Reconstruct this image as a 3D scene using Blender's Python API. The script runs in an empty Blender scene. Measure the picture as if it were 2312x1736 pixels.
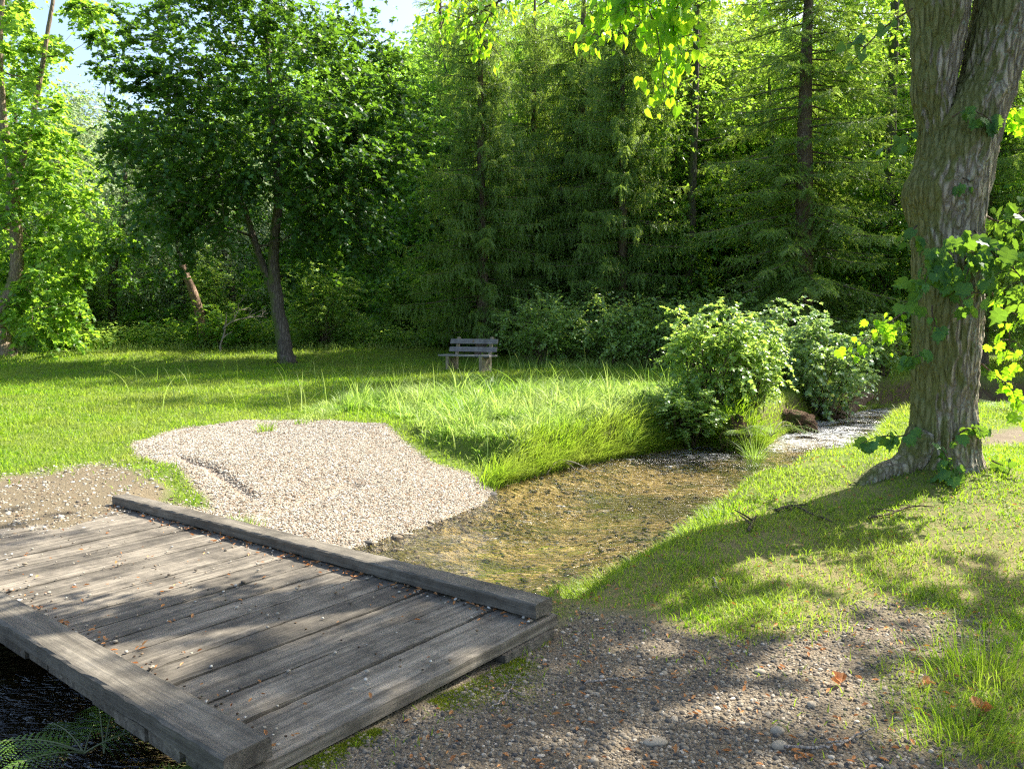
import bpy, math
import numpy as np
from mathutils import Vector, Matrix
R_ = np.random.default_rng
D = bpy.data
scene = bpy.context.scene
col = scene.collection

# ------------------------------------------------------------------ camera, sky, sun
FPX, HZ, CAMZ = 1737.0, 750.0, 1.6
PITCH = math.atan((868 - HZ) / FPX)
cd = D.cameras.new('camera'); cam = D.objects.new('camera', cd); col.objects.link(cam)
cd.sensor_width = 36.0; cd.lens = 36.0 * FPX / 2312; cd.clip_start = 0.05; cd.clip_end = 800
cam.location = (0, 0, CAMZ); cam.rotation_euler = (math.pi / 2 - PITCH, 0, 0)
scene.camera = cam
SUN_AZ, SUN_EL = math.radians(58), math.radians(46)      # azimuth from +Y towards +X
w = D.worlds.new('World'); scene.world = w; w.use_nodes = True
nt = w.node_tree; bg = nt.nodes['Background']
sky = nt.nodes.new('ShaderNodeTexSky'); sky.sky_type = 'NISHITA'; sky.sun_disc = False
sky.sun_elevation = SUN_EL; sky.sun_rotation = SUN_AZ; sky.air_density = 1.0; sky.dust_density = 3.0; sky.ozone_density = 1.0
nt.links.new(sky.outputs[0], bg.inputs[0]); bg.inputs[1].default_value = 0.12
sl = D.lights.new('sun', 'SUN'); so = D.objects.new('sun', sl); col.objects.link(so)
sl.energy = 5.0; sl.angle = math.radians(0.53); sl.color = (1.0, 0.94, 0.82)
sd = Vector((math.sin(SUN_AZ) * math.cos(SUN_EL), math.cos(SUN_AZ) * math.cos(SUN_EL), math.sin(SUN_EL)))
SUNV = np.array(sd)
so.rotation_euler = sd.to_track_quat('Z', 'Y').to_euler()
scene.view_settings.view_transform = 'Standard'; scene.view_settings.look = 'None'
scene.view_settings.exposure = 1.7; scene.view_settings.gamma = 1.0
scene.render.engine = 'CYCLES'
cy = scene.cycles
cy.max_bounces = 7; cy.diffuse_bounces = 4; cy.glossy_bounces = 2; cy.transmission_bounces = 4; cy.transparent_max_bounces = 8
cy.caustics_reflective = False; cy.caustics_refractive = False
cy.use_adaptive_sampling = True; cy.adaptive_threshold = 0.01; cy.use_denoising = False; cy.filter_width = 1.25; cy.sample_clamp_indirect = 4.0; cy.sample_clamp_direct = 12.0

# ------------------------------------------------------------------ maths helpers
CT, ST = math.cos(PITCH), math.sin(PITCH)
def ray(px, py):
    u, v = (px - 1156) / FPX, (868 - py) / FPX
    return np.array([u, CT + v * ST, -ST + v * CT])
def at(px, py, z=0.0):
    d = ray(px, py); t = (z - CAMZ) / d[2]
    return np.array([0, 0, CAMZ]) + d * t
def pt(px, py, Y):
    d = ray(px, py); return np.array([0, 0, CAMZ]) + d * (Y / d[1])
def lat(seed):
    t = R_(seed).random((64, 64))
    def f(x, y):
        xi, yi = np.floor(x).astype(int), np.floor(y).astype(int)
        fx, fy = x - xi, y - yi; fx = fx * fx * (3 - 2 * fx); fy = fy * fy * (3 - 2 * fy)
        a, b = t[xi % 64, yi % 64], t[(xi + 1) % 64, yi % 64]
        c, d = t[xi % 64, (yi + 1) % 64], t[(xi + 1) % 64, (yi + 1) % 64]
        return (a * (1 - fx) + b * fx) * (1 - fy) + (c * (1 - fx) + d * fx) * fy
    return f
_n1, _n2, _n3 = lat(1), lat(2), lat(3)
def fbm(x, y, s=1.0):
    x = x * s; y = y * s
    return (_n1(x, y) * .5 + _n2(x * 2.1, y * 2.1) * .28 + _n3(x * 4.3, y * 4.3) * .15 + _n1(x * 9.1, y * 9.1) * .07)
def sdist(x, y, poly):
    """signed distance to a polygon, positive outside"""
    P = np.asarray(poly)[:, :2]; Q = np.roll(P, -1, 0)
    out = np.full(x.shape, 1e9); ins = np.zeros(x.shape, bool)
    for a, b in zip(P, Q):
        e = b - a; l2 = e @ e + 1e-12
        t = np.clip(((x - a[0]) * e[0] + (y - a[1]) * e[1]) / l2, 0, 1)
        out = np.minimum(out, (x - a[0] - t * e[0]) ** 2 + (y - a[1] - t * e[1]) ** 2)
        if a[1] != b[1]:
            c = ((a[1] > y) != (b[1] > y)) & (x < (b[0] - a[0]) * (y - a[1]) / (b[1] - a[1]) + a[0])
            ins ^= c
    out = np.sqrt(out); return np.where(ins, -out, out)
def ss(t):
    t = np.clip(t, 0, 1); return t * t * (3 - 2 * t)
def nrm(v):
    return v / np.maximum(np.linalg.norm(v, axis=-1, keepdims=True), 1e-9)

# ------------------------------------------------------------------ terrain
ZW = -0.45
def P2(lst, z): return [tuple(at(a, b, z)[:2]) for a, b in lst]
STREAM = P2([(1235, 1350), (1290, 1318), (1400, 1272), (1490, 1240), (1530, 1190), (1580, 1155), (1655, 1122)], ZW + .12) + P2([(1680, 1088), (1695, 1062),
             (1740, 1048), (1850, 1040), (1925, 1008), (1962, 968), (1990, 944), (2060, 940)], -.06) \
    + [(16, 17.2), (26, 16.5), (26, 20.5), (16, 20.8), (11.5, 21.5)] \
    + P2([(1960, 925), (1905, 937), (1840, 950), (1800, 968), (1755, 990), (1725, 1016), (1650, 1020), (1590, 1008), (1500, 1018), (1400, 1035),
          (1290, 1056), (1190, 1082), (1130, 1102), (1085, 1142), (960, 1190), (875, 1215), (790, 1242)], ZW) \
    + [(-2.7, 6.3), (-4.2, 5.4), (-7, 3.6), (-9, 1), (-6, -1.5), (-4.2, 1.0), (-2.7, 2.0), (-1.55, 2.85), (-1.0, 3.65), (-0.35, 4.25)]
BEACH = P2([(290, 1025), (400, 996), (560, 976), (740, 975), (865, 990), (975, 1024)], -0.08) + P2([(1060, 1072), (1130, 1094)], -.33) \
    + P2([(1090, 1150), (960, 1200), (800, 1250)], ZW) + [(-2.0, 6.2), (-2.6, 6.9), (-3.4, 7.7)] + P2([(480, 1120), (400, 1075), (320, 1050)], -0.05)
PATH = P2([(1262, 1405), (1330, 1388), (1440, 1392), (1560, 1420), (1680, 1440), (1790, 1412), (1890, 1385), (2020, 1378), (2130, 1400), (2160, 1450),
           (2060, 1480), (2060, 1560), (2010, 1620), (2110, 1700), (2300, 1800)], 0) + [(2.2, 0), (2, -4), (-1.2, -4), (-1.0, 2.0), (-0.9, 2.9)] + P2([(1120, 1470)], 0)
PATH2 = P2([(470, 1185), (420, 1120), (330, 1068), (240, 1050), (140, 1065), (0, 1085), (-300, 1090), (-800, 1110), (-900, 1280), (0, 1200)], 0)
SCRAPE = P2([(2150, 985), (2240, 960), (2420, 955), (2420, 985), (2250, 1000)], 0.15)
LINDEN = np.array([4.02, 7.15])
def masks(x, y):
    n = (fbm(x + 31, y + 7, 2.2) - .5) * .5
    b = sdist(x, y, BEACH) + n * .3
    p = np.minimum(np.minimum(sdist(x, y, PATH), sdist(x, y, PATH2)), sdist(x, y, SCRAPE) + .1) + n * 1.1
    return b, p
def height(x, y):
    x = np.asarray(x, float); y = np.asarray(y, float)
    sh = x.shape; x = x.ravel(); y = y.ravel()
    s = sdist(x, y, STREAM)
    b = sdist(x, y, BEACH)
    base = 0.028 * np.clip(y - 8, 0, 30) + 0.30 * np.exp(-((x - 4.3) ** 2 / 4.5 + (y - 7.6) ** 2 / 4.5)) \
        + np.where(x > 0, 0.0, 1) * 0 + 0.16 * ss((x - 1.0) / 2) * ss((6 - y) / 4) * 0
    base += .065 * np.clip(y - 26, 0, 9) * ss((-x + .5) / 4)
    base += 0.13 * np.exp(-(np.hypot(x - LINDEN[0], y - LINDEN[1]) / .55) ** 2)
    hill = np.clip(y - 35 - .12 * np.abs(x + 4), 0, 100); base += np.where(hill < 6, hill ** 2 / 12, (hill - 3)) * (.2 + .3 * ss((x / np.maximum(y, 5) + .5) / .5))
    base += (fbm(x, y, .5) - .5) * .10 + (fbm(x, y, 2.3) - .5) * .035
    m = ss(1 - (b - .1) / .8)
    wb = .38 * (1 - m) + 2.6 * m
    wb = np.where((x > .3) & (y < 9.8) & (y > 4.6) & (x > (y - 7.5) * .55 + .1), 0.7, wb)
    # the earth step along the grassy side of the stream
    t = ss(s / wb) * (1 - m) + np.clip(s / wb, 0, 1) ** .8 * m
    z = ZW - .01 + (base - ZW + .01) * t
    # hollow scraped into the beach
    a = at(395, 1045, -.05)[:2]; c = at(575, 1125, -.15)[:2]; e = c - a; L = np.hypot(*e); e = e / L
    lx = (x - a[0]) * e[0] + (y - a[1]) * e[1]; ly = (x - a[0]) * -e[1] + (y - a[1]) * e[0]
    z -= .06 * np.exp(-(ly / .07) ** 2) * ss(lx / .3) * ss((L - lx) / .3)
    z += .012 * np.exp(-((ly + .28) / .16) ** 2) * ss(lx / .3) * ss((L - lx) / .3)
    z -= .05 * np.exp(-(sdist(x, y, [at(600, 1150, -.2)[:2], at(790, 1085, -.15)[:2], at(792, 1087, -.15)[:2]]) / .10) ** 2)
    bed = ZW - .012 - np.clip(-s, 0, 1) * .22 - (fbm(x, y, 1.7) - .4) * .06 * ss(-s / .4)
    down = ss((4.6 + .82 * x - (y - .5)) / 1.5 * 1.0) * (x < 0)
    bed -= .5 * ss((-(x * .634 + y * .773) + 2.6) / .8) * ss(-s / .5)
    z = np.where(s > 0, z, bed)
    return z.reshape(sh)
def hz1(x, y): return float(height(np.array([x]), np.array([y]))[0])
def gp(px, py):
    """the terrain point seen at a photo pixel"""
    d = ray(px, py); t = np.geomspace(1.5, 60, 900); X = d[0] * t; Y = d[1] * t; Z = CAMZ + d[2] * t
    k = np.argmax(Z < height(X, Y)); return np.array([X[k], Y[k], hz1(X[k], Y[k])])

# ------------------------------------------------------------------ mesh helpers
def mk(name, V, Fs, mat, parent=None, smooth=False, loc=None, attrs=None):
    V = np.asarray(V, np.float32).reshape(-1, 3)
    if not isinstance(Fs, (list, tuple)): Fs = [Fs]
    Fs = [np.asarray(f, np.int32) for f in Fs if len(f)]
    me = D.meshes.new(name)
    li = np.concatenate([f.ravel() for f in Fs]); tot = np.concatenate([np.full(len(f), f.shape[1], np.int32) for f in Fs])
    st = np.concatenate([[0], np.cumsum(tot)[:-1]]).astype(np.int32)
    me.vertices.add(len(V)); me.vertices.foreach_set('co', V.ravel())
    me.loops.add(len(li)); me.loops.foreach_set('vertex_index', li)
    me.polygons.add(len(tot)); me.polygons.foreach_set('loop_start', st); me.polygons.foreach_set('loop_total', tot)
    me.polygons.foreach_set('use_smooth', np.full(len(tot), smooth, bool))
    for k, a in (attrs or {}).items():
        at_ = me.attributes.new(k, 'FLOAT', 'POINT'); at_.data.foreach_set('value', np.asarray(a, np.float32))
    me.update(calc_edges=True)
    if mat: me.materials.append(mat)
    o = D.objects.new(name, me); col.objects.link(o)
    if parent: o.parent = parent
    if loc is not None: o.location = loc
    return o
def tag(o, label=None, cat=None, group=None, kind=None):
    if label: o['label'] = label
    if cat: o['category'] = cat
    if group: o['group'] = group
    if kind: o['kind'] = kind
    return o
def thing(name, label, cat, loc=(0, 0, 0), rz=0, group=None):
    o = D.objects.new(name, None); col.objects.link(o); o.location = loc; o.rotation_euler = (0, 0, rz); o.empty_display_size = .2
    return tag(o, label, cat, group)
def dup(root, loc, rz, s, label, group=None):
    r = root.copy(); col.objects.link(r); r.location = loc; r.rotation_euler = (0, 0, rz); r.scale = (s, s, s) if np.isscalar(s) else s
    r['label'] = label
    if group: r['group'] = group
    for ch in list(root.children):
        c = ch.copy(); col.objects.link(c); c.parent = r
        for g in list(ch.children):
            e = g.copy(); col.objects.link(e); e.parent = c
    return r
class MB:
    def __init__(s): s.V = []; s.F = []; s.n = 0
    def add(s, V, *Fs):
        V = np.asarray(V, float).reshape(-1, 3)
        for f in Fs:
            f = np.asarray(f)
            if len(f): s.F.append(f + s.n)
        s.V.append(V); s.n += len(V); return s
    def build(s, name, mat, parent=None, smooth=False, **k): return mk(name, np.concatenate(s.V), s.F, mat, parent, smooth, **k)
def frames(ydir, nhint):
    y = nrm(ydir); x = nrm(np.cross(y, nhint)); z = np.cross(x, y)
    return np.stack([x, y, z], -1)
def scatter(T, pos, R, sc):
    """copies of template T=(V,[faces]) at pos with rotation R and scale"""
    TV, TF = T; n = len(pos); sc = np.asarray(sc, float)
    if sc.ndim == 1: sc = sc[:, None]
    L = TV[None] * sc[:, None, :] if sc.shape[1] == 3 else TV[None] * sc[:, :, None]
    V = np.einsum('nij,nkj->nki', R, L) + pos[:, None, :]
    off = (np.arange(n) * len(TV))[:, None, None]
    return V.reshape(-1, 3), [(f[None] + off).reshape(-1, f.shape[1]) for f in TF]
def tube(P, r, sides=8, seed=0, rough=0.0, caps=True):
    P = np.asarray(P, float); n = len(P); r = np.broadcast_to(np.asarray(r, float), (n,))
    T = nrm(np.gradient(P, axis=0)); ref = np.array([1, 0, 0.]) if abs(T[0] @ np.array([1, 0, 0.])) < .9 else np.array([0, 1, 0.])
    U = nrm(ref - (T @ ref)[:, None] * T); W = np.cross(T, U)
    a = np.arange(sides) * 2 * np.pi / sides
    rr = r[:, None] * np.ones(sides)
    if rough:
        g = R_(seed); rr = rr * (1 + rough * (g.random((n, sides)) - .5) * 2)
    V = P[:, None] + (U[:, None] * np.cos(a)[None, :, None] + W[:, None] * np.sin(a)[None, :, None]) * rr[:, :, None]
    i = np.arange(n - 1)[:, None] * sides; j = np.arange(sides)[None]; k = (j + 1) % sides
    Q = np.stack([i + j, i + k, i + k + sides, i + j + sides], -1).reshape(-1, 4)
    V = V.reshape(-1, 3)
    if not caps: return V, [Q]
    V = np.vstack([V, P[0], P[-1]]); m = n * sides
    j = np.arange(sides); k = (j + 1) % sides
    return V, [Q, np.stack([np.full(sides, m), k, j], -1), np.stack([np.full(sides, m + 1), (n - 1) * sides + j, (n - 1) * sides + k], -1)]
def sticks(A, B, ra, rb):
    """many three-sided sticks from A to B"""
    A = np.asarray(A); B = np.asarray(B); n = len(A)
    Rm = frames(B - A, np.tile([.3, .2, 1.], (n, 1)))
    V = []
    for P, r in ((A, ra), (B, rb)):
        for k in range(3):
            a = k * 2.094
            V.append(P + (Rm[:, :, 0] * math.cos(a) + Rm[:, :, 2] * math.sin(a)) * np.broadcast_to(r, (n,))[:, None])
    V = np.stack(V, 1).reshape(-1, 3)
    F = np.array([[0, 1, 4, 3], [1, 2, 5, 4], [2, 0, 3, 5]])
    return V, [(F[None] + (np.arange(n) * 6)[:, None, None]).reshape(-1, 4)]
def smooth_path(P, n):
    P = np.asarray(P, float); m = len(P)
    Q = np.vstack([2 * P[0] - P[1], P, 2 * P[-1] - P[-2]]); t = np.linspace(0, m - 1 - 1e-6, n); i = t.astype(int); f = (t - i)[:, None]
    a, b, c, d = Q[i], Q[i + 1], Q[i + 2], Q[i + 3]
    return .5 * (2 * b + (c - a) * f + (2 * a - 5 * b + 4 * c - d) * f ** 2 + (3 * b - a - 3 * c + d) * f ** 3)
def box(x0, x1, y0, y1, z0, z1):
    V = np.array([[x, y, z] for z in (z0, z1) for y in (y0, y1) for x in (x0, x1)], float)
    return V, np.array([[0, 2, 3, 1], [4, 5, 7, 6], [0, 1, 5, 4], [2, 6, 7, 3], [0, 4, 6, 2], [1, 3, 7, 5]])

# leaf templates (base at the origin, tip at +Y, face up)
A_ = lambda *a: np.array(a, float)
T_RHOMB = (A_([0, 0, 0], [.36, .42, .07], [0, 1, -.05], [-.36, .42, .07]), [np.array([[0, 1, 2], [0, 2, 3]])])
T_BROAD = (A_([0, 0, 0], [.42, .12, .06], [.5, .55, .08], [.16, .6, 0], [0, 1.05, -.08], [-.16, .6, 0], [-.5, .55, .08], [-.42, .12, .06]),
           [np.array([[0, 1, 3], [1, 2, 3], [0, 3, 5], [3, 4, 5], [0, 5, 7], [5, 6, 7]])])
def heart(lobed=False):
    if lobed: out = [(0, 0), (.16, -.10), (.36, -.06), (.50, .12), (.46, .22), (.62, .42), (.46, .44), (.40, .56), (.44, .74), (.26, .66), (.14, .80), (0, 1.08)]
    else: out = [(0, 0), (.14, -.10), (.32, -.09), (.45, .04), (.50, .22), (.48, .40), (.40, .56), (.28, .70), (.14, .84), (0, 1.08)]
    V = [[x, y, .10 * abs(x) - .16 * y * y - .12 * x * x] for x, y in out] + [[-x, y, .10 * abs(x) - .16 * y * y - .12 * x * x] for x, y in out[1:-1]]
    n = len(out); c = len(V)
    for y in (.25, .5, .75): V.append([0, y, -.16 * y * y - .03])
    F = []
    def ctr(y): return c + (0 if y < .35 else 1 if y < .62 else 2)
    L = list(range(n)); Rr = [0] + list(range(n, n + n - 2)) + [n - 1]
    for ch, flip in ((L, 0), (Rr, 1)):
        prev = None
        for a, b in zip(ch[:-1], ch[1:]):
            m = ctr((V[a][1] + V[b][1]) / 2)
            if prev is not None and m != prev: F.append([prev, a, m] if not flip else [prev, m, a])
            F.append([m, a, b] if not flip else [m, b, a]); prev = m
    return np.array(V), [np.array(F)]
T_HEART, T_LOBED = heart(), heart(True)

# ------------------------------------------------------------------ material helpers
class N:
    def __init__(s, name):
        s.m = D.materials.new(name); s.m.use_nodes = True; s.t = s.m.node_tree; s.t.nodes.clear()
        s.out = s.t.nodes.new('ShaderNodeOutputMaterial')
    def n(s, typ, ins=None, **props):
        nd = s.t.nodes.new('ShaderNode' + typ)
        for k, v in props.items(): setattr(nd, k, v)
        for k, v in (ins or {}).items(): s.put(nd.inputs[k], v)
        return nd
    def put(s, sock, v):
        if isinstance(v, bpy.types.Node): v = v.outputs[0]
        if isinstance(v, bpy.types.NodeSocket): s.t.links.new(v, sock)
        else:
            if sock.type == 'RGBA' and len(v) == 3: v = (*v, 1)
            sock.default_value = v
    def ramp(s, fac, stops, interp='LINEAR'):
        r = s.n('ValToRGB', {0: fac}); e = r.color_ramp.elements; r.color_ramp.interpolation = interp
        while len(e) < len(stops): e.new(.5)
        for x, (p, c) in zip(e, stops):
            x.position = p; x.color = (*c, 1) if not np.isscalar(c) else (c, c, c, 1)
        return r
    def mix(s, f, a, b, mode='MIX'):
        m = s.n('Mix', data_type='RGBA', blend_type=mode); s.put(m.inputs[0], f); s.put(m.inputs[6], a); s.put(m.inputs[7], b); return m.outputs[2]
    def math(s, op, a, b=None, c=None, clamp=False):
        m = s.n('Math', operation=op, use_clamp=clamp); s.put(m.inputs[0], a)
        if b is not None: s.put(m.inputs[1], b)
        if c is not None: s.put(m.inputs[2], c)
        return m.outputs[0]
    def noise(s, vec, scale, detail=4, rough=.6, dist=0): return s.n('TexNoise', {'Vector': vec, 'Scale': scale, 'Detail': detail, 'Roughness': rough, 'Distortion': dist})
    def coord(s, scale=(1, 1, 1), kind='Object', rot=(0, 0, 0)):
        tc = s.n('TexCoord'); return s.n('Mapping', {0: tc.outputs[kind], 'Scale': scale, 'Rotation': rot}).outputs[0]
    def bump(s, h, strength=.5, dist=.02, normal=None):
        b = s.n('Bump', {'Height': h, 'Strength': strength, 'Distance': dist})
        if normal is not None: s.put(b.inputs['Normal'], normal)
        return b
    def done(s, sh): s.put(s.out.inputs[0], sh.outputs[0] if isinstance(sh, bpy.types.Node) else sh); return s.m
def leafmat(name, c1, c2, trans, tw=.45, rough=.45, spec=.4, tint=(.5, .5, .5)):
    k = N(name)
    rnd = k.n('NewGeometry').outputs['Random Per Island']
    c = k.ramp(rnd, [(0, c1), (.75, c2), (1, tuple(np.array(c2) * 1.35))])
    big = k.noise(k.coord((.45, .45, .45), 'Object'), 1.6, 2)
    v = k.math('MULTIPLY_ADD', big.outputs[0], 1.1, .45)
    c = k.mix(1.0, c, k.n('CombineColor', {0: v, 1: v, 2: v}), 'MULTIPLY')
    t = k.mix(rnd, trans, tuple(np.array(trans) * np.array([1.3, 1.12, .9])))
    p = k.n('BsdfPrincipled', {'Base Color': c, 'Roughness': rough, 'Specular IOR Level': spec})
    tr = k.n('BsdfTranslucent', {0: t})
    return k.done(k.n('MixShader', {0: tw, 1: p, 2: tr}))
def barkmat(name, a, b, moss=None, scale=1.0, lich=0.0, bd=.03, mossamt=.5):
    k = N(name); v = k.coord((7 * scale, 7 * scale, 1.4 * scale)); v2 = k.coord()
    vo = k.n('TexVoronoi', {'Vector': v, 'Scale': 2.2, 'Randomness': 1.0}, feature='DISTANCE_TO_EDGE')
    no = k.noise(v, 2.0, 6, .7); fine = k.noise(v2, 45 * scale, 4)
    h = k.math('ADD', k.math('MULTIPLY', k.math('SMOOTH_MIN', vo.outputs[0], .25, .1), 2.0), k.math('MULTIPLY', no.outputs[0], .8))
    c = k.ramp(k.math('MULTIPLY', h, .8), [(.12, tuple(np.array(a) * .55)), (.45, a), (.85, b)])
    cc = k.mix(k.math('MULTIPLY', fine.outputs[0], .5), c, tuple(np.array(b) * 1.1))
    if lich:
        l1 = k.noise(v2, 5, 5, .75); l2 = k.n('TexVoronoi', {'Vector': v2, 'Scale': 38.0})
        f = k.math('MULTIPLY', k.ramp(l1, [(.5, 0.), (.62, 1.)]), k.ramp(l2.outputs[0], [(.25, 1.), (.55, 0.)]))
        cc = k.mix(k.math('MULTIPLY', f, lich), cc, (.40, .44, .36))
    if moss is not None:
        m1 = k.noise(v2, 2.1, 6, .7)
        ox = k.n('SeparateXYZ', {0: k.n('NewGeometry').outputs['Normal']})
        f = k.math('ADD', m1.outputs[0], k.math('MULTIPLY', ox.outputs[0], -.26))
        f = k.ramp(f, [(.62 - mossamt * .2, 0.), (.74 - mossamt * .2, 1.)])
        cc = k.mix(k.math('MULTIPLY', f, .8), cc, moss)
    b_ = k.bump(h, 1.0, bd); b2 = k.bump(fine, .5, .006, b_)
    return k.done(k.n('BsdfPrincipled', {'Base Color': cc, 'Roughness': .92, 'Specular IOR Level': .15, 'Normal': b2}))

def grassmat(name, c1, c2, dry, trans, tw, da=1.0):
    k = N(name); rnd = k.n('NewGeometry').outputs['Random Per Island']; v = k.coord()
    c = k.ramp(rnd, [(0, c1), (.7, c2), (1, tuple(np.array(c2) * 1.35))])
    n1 = k.noise(v, .9, 5, .7); n2 = k.noise(v, .22, 3, .6); f = k.ramp(k.math('MULTIPLY_ADD', n2.outputs[0], .5, k.math('MULTIPLY', n1.outputs[0], .6)), [(.46, 0.), (.68, .85)])
    f2 = k.math('MAXIMUM', k.math('MULTIPLY', k.math('GREATER_THAN', rnd, .87), .8), f.outputs[0])
    f2 = k.math('MULTIPLY', f2, da); c = k.mix(f2, c, dry); t = k.mix(f2, trans, tuple(np.array(dry) * 1.3))
    return k.done(k.n('MixShader', {0: tw, 1: k.n('BsdfPrincipled', {'Base Color': c, 'Roughness': .5, 'Specular IOR Level': .35}), 2: k.n('BsdfTranslucent', {0: t})}))
M = {}
M['maple'] = leafmat('maple_leaves', (.022, .070, .018), (.048, .12, .025), (.17, .37, .025), .36)
M['bright'] = leafmat('bright_leaves', (.06, .145, .022), (.11, .23, .035), (.34, .60, .05), .5)
M['silver'] = leafmat('silver_leaves', (.20, .28, .17), (.31, .40, .25), (.36, .50, .24), .42)
M['forest'] = leafmat('forest_leaves', (.055, .15, .032), (.12, .25, .05), (.30, .58, .05), .48)
M['hazel'] = leafmat('shrub_leaves', (.12, .22, .05), (.21, .34, .10), (.40, .62, .10), .45, .35, .7)
M['glossy'] = leafmat('glossy_leaves', (.15, .25, .10), (.26, .38, .18), (.34, .54, .12), .4, .28, .9)
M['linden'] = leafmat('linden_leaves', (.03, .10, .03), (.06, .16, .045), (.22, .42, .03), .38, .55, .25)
M['sun_linden'] = leafmat('sunlit_linden_leaves', (.08, .20, .015), (.13, .27, .02), (.33, .65, .02), .6, .42, .4)  # lit copy of the linden leaves, backlight put into the colour
M['canopy'] = leafmat('linden_canopy', (.04, .11, .02), (.07, .17, .03), (.25, .45, .02), .3, .42, .4)
M['spruce'] = leafmat('spruce_needles', (.075, .140, .040), (.17, .26, .07), (.38, .58, .08), .48, .5, .45)
M['grass'] = grassmat('grass_blades', (.055, .14, .008), (.13, .25, .014), (.27, .28, .06), (.36, .60, .018), .5, .75)
M['longgrass'] = grassmat('long_grass_blades', (.07, .18, .02), (.19, .33, .05), (.46, .44, .20), (.34, .58, .05), .45, .6)
M['nettle'] = leafmat('undergrowth_leaves', (.11, .21, .06), (.20, .32, .09), (.42, .64, .10), .5, .5, .4)
M['fern'] = leafmat('fern_leaves', (.09, .20, .03), (.16, .30, .045), (.36, .6, .05), .45)
M['moss'] = leafmat('moss_tufts', (.10, .15, .01), (.19, .24, .02), (.3, .36, .02), .3, .8, .1)
M['stem'] = leafmat('stems', (.08, .11, .04), (.16, .18, .08), (.2, .25, .08), .1)
M['dryleaf'] = leafmat('dry_leaves', (.24, .09, .03), (.52, .27, .11), (.5, .2, .05), .25, .6, .3)
M['bark'] = barkmat('maple_bark', (.055, .045, .035), (.17, .145, .115), (.09, .12, .03))
M['palebark'] = barkmat('pale_bark', (.15, .11, .075), (.34, .27, .19), (.14, .16, .05))
M['sprucebark'] = barkmat('spruce_bark', (.09, .065, .048), (.22, .165, .125), None, 1.2, .25)
M['lindenbark'] = barkmat('linden_bark', (.13, .10, .068), (.58, .50, .385), (.14, .16, .03), 1.25, 1.0, .06, .7)
M['snagbark'] = barkmat('dead_bark', (.14, .09, .06), (.34, .24, .17), None)
M['twig'] = barkmat('twig_bark', (.10, .075, .05), (.22, .17, .12), None, 3)
M['deadwood'] = barkmat('dead_wood', (.30, .26, .22), (.52, .46, .40), None, 3)
M['root'] = barkmat('root_wood', (.045, .028, .018), (.14, .085, .05), (.07, .10, .02), 2)
def stonemat(name, stops, rough=.75):
    k = N(name); rnd = k.n('NewGeometry').outputs['Random Per Island']
    c = k.ramp(rnd, stops, 'CONSTANT'); no = k.noise(k.coord(), 120, 3)
    c = k.mix(1.0, c, k.ramp(no, [(.2, .7), (.8, 1.15)]), 'MULTIPLY')
    return k.done(k.n('BsdfPrincipled', {'Base Color': c, 'Roughness': rough, 'Specular IOR Level': .3, 'Normal': k.bump(no, .4, .003)}))
M['beachstone'] = stonemat('white_pebble', [(0, (.33, .295, .235)), (.22, (.24, .195, .14)), (.36, (.40, .37, .31)), (.52, (.18, .125, .075)), (.64, (.29, .26, .21)), (.76, (.10, .083, .065)), (.88, (.52, .50, .44))])
M['pathstone'] = stonemat('grey_gravel', [(0, (.125, .103, .078)), (.2, (.21, .175, .13)), (.36, (.07, .066, .060)), (.48, (.26, .215, .155)), (.64, (.15, .118, .08)), (.78, (.34, .285, .21)), (.88, (.095, .078, .06)), (.955, (.48, .41, .32))], .85)
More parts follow.
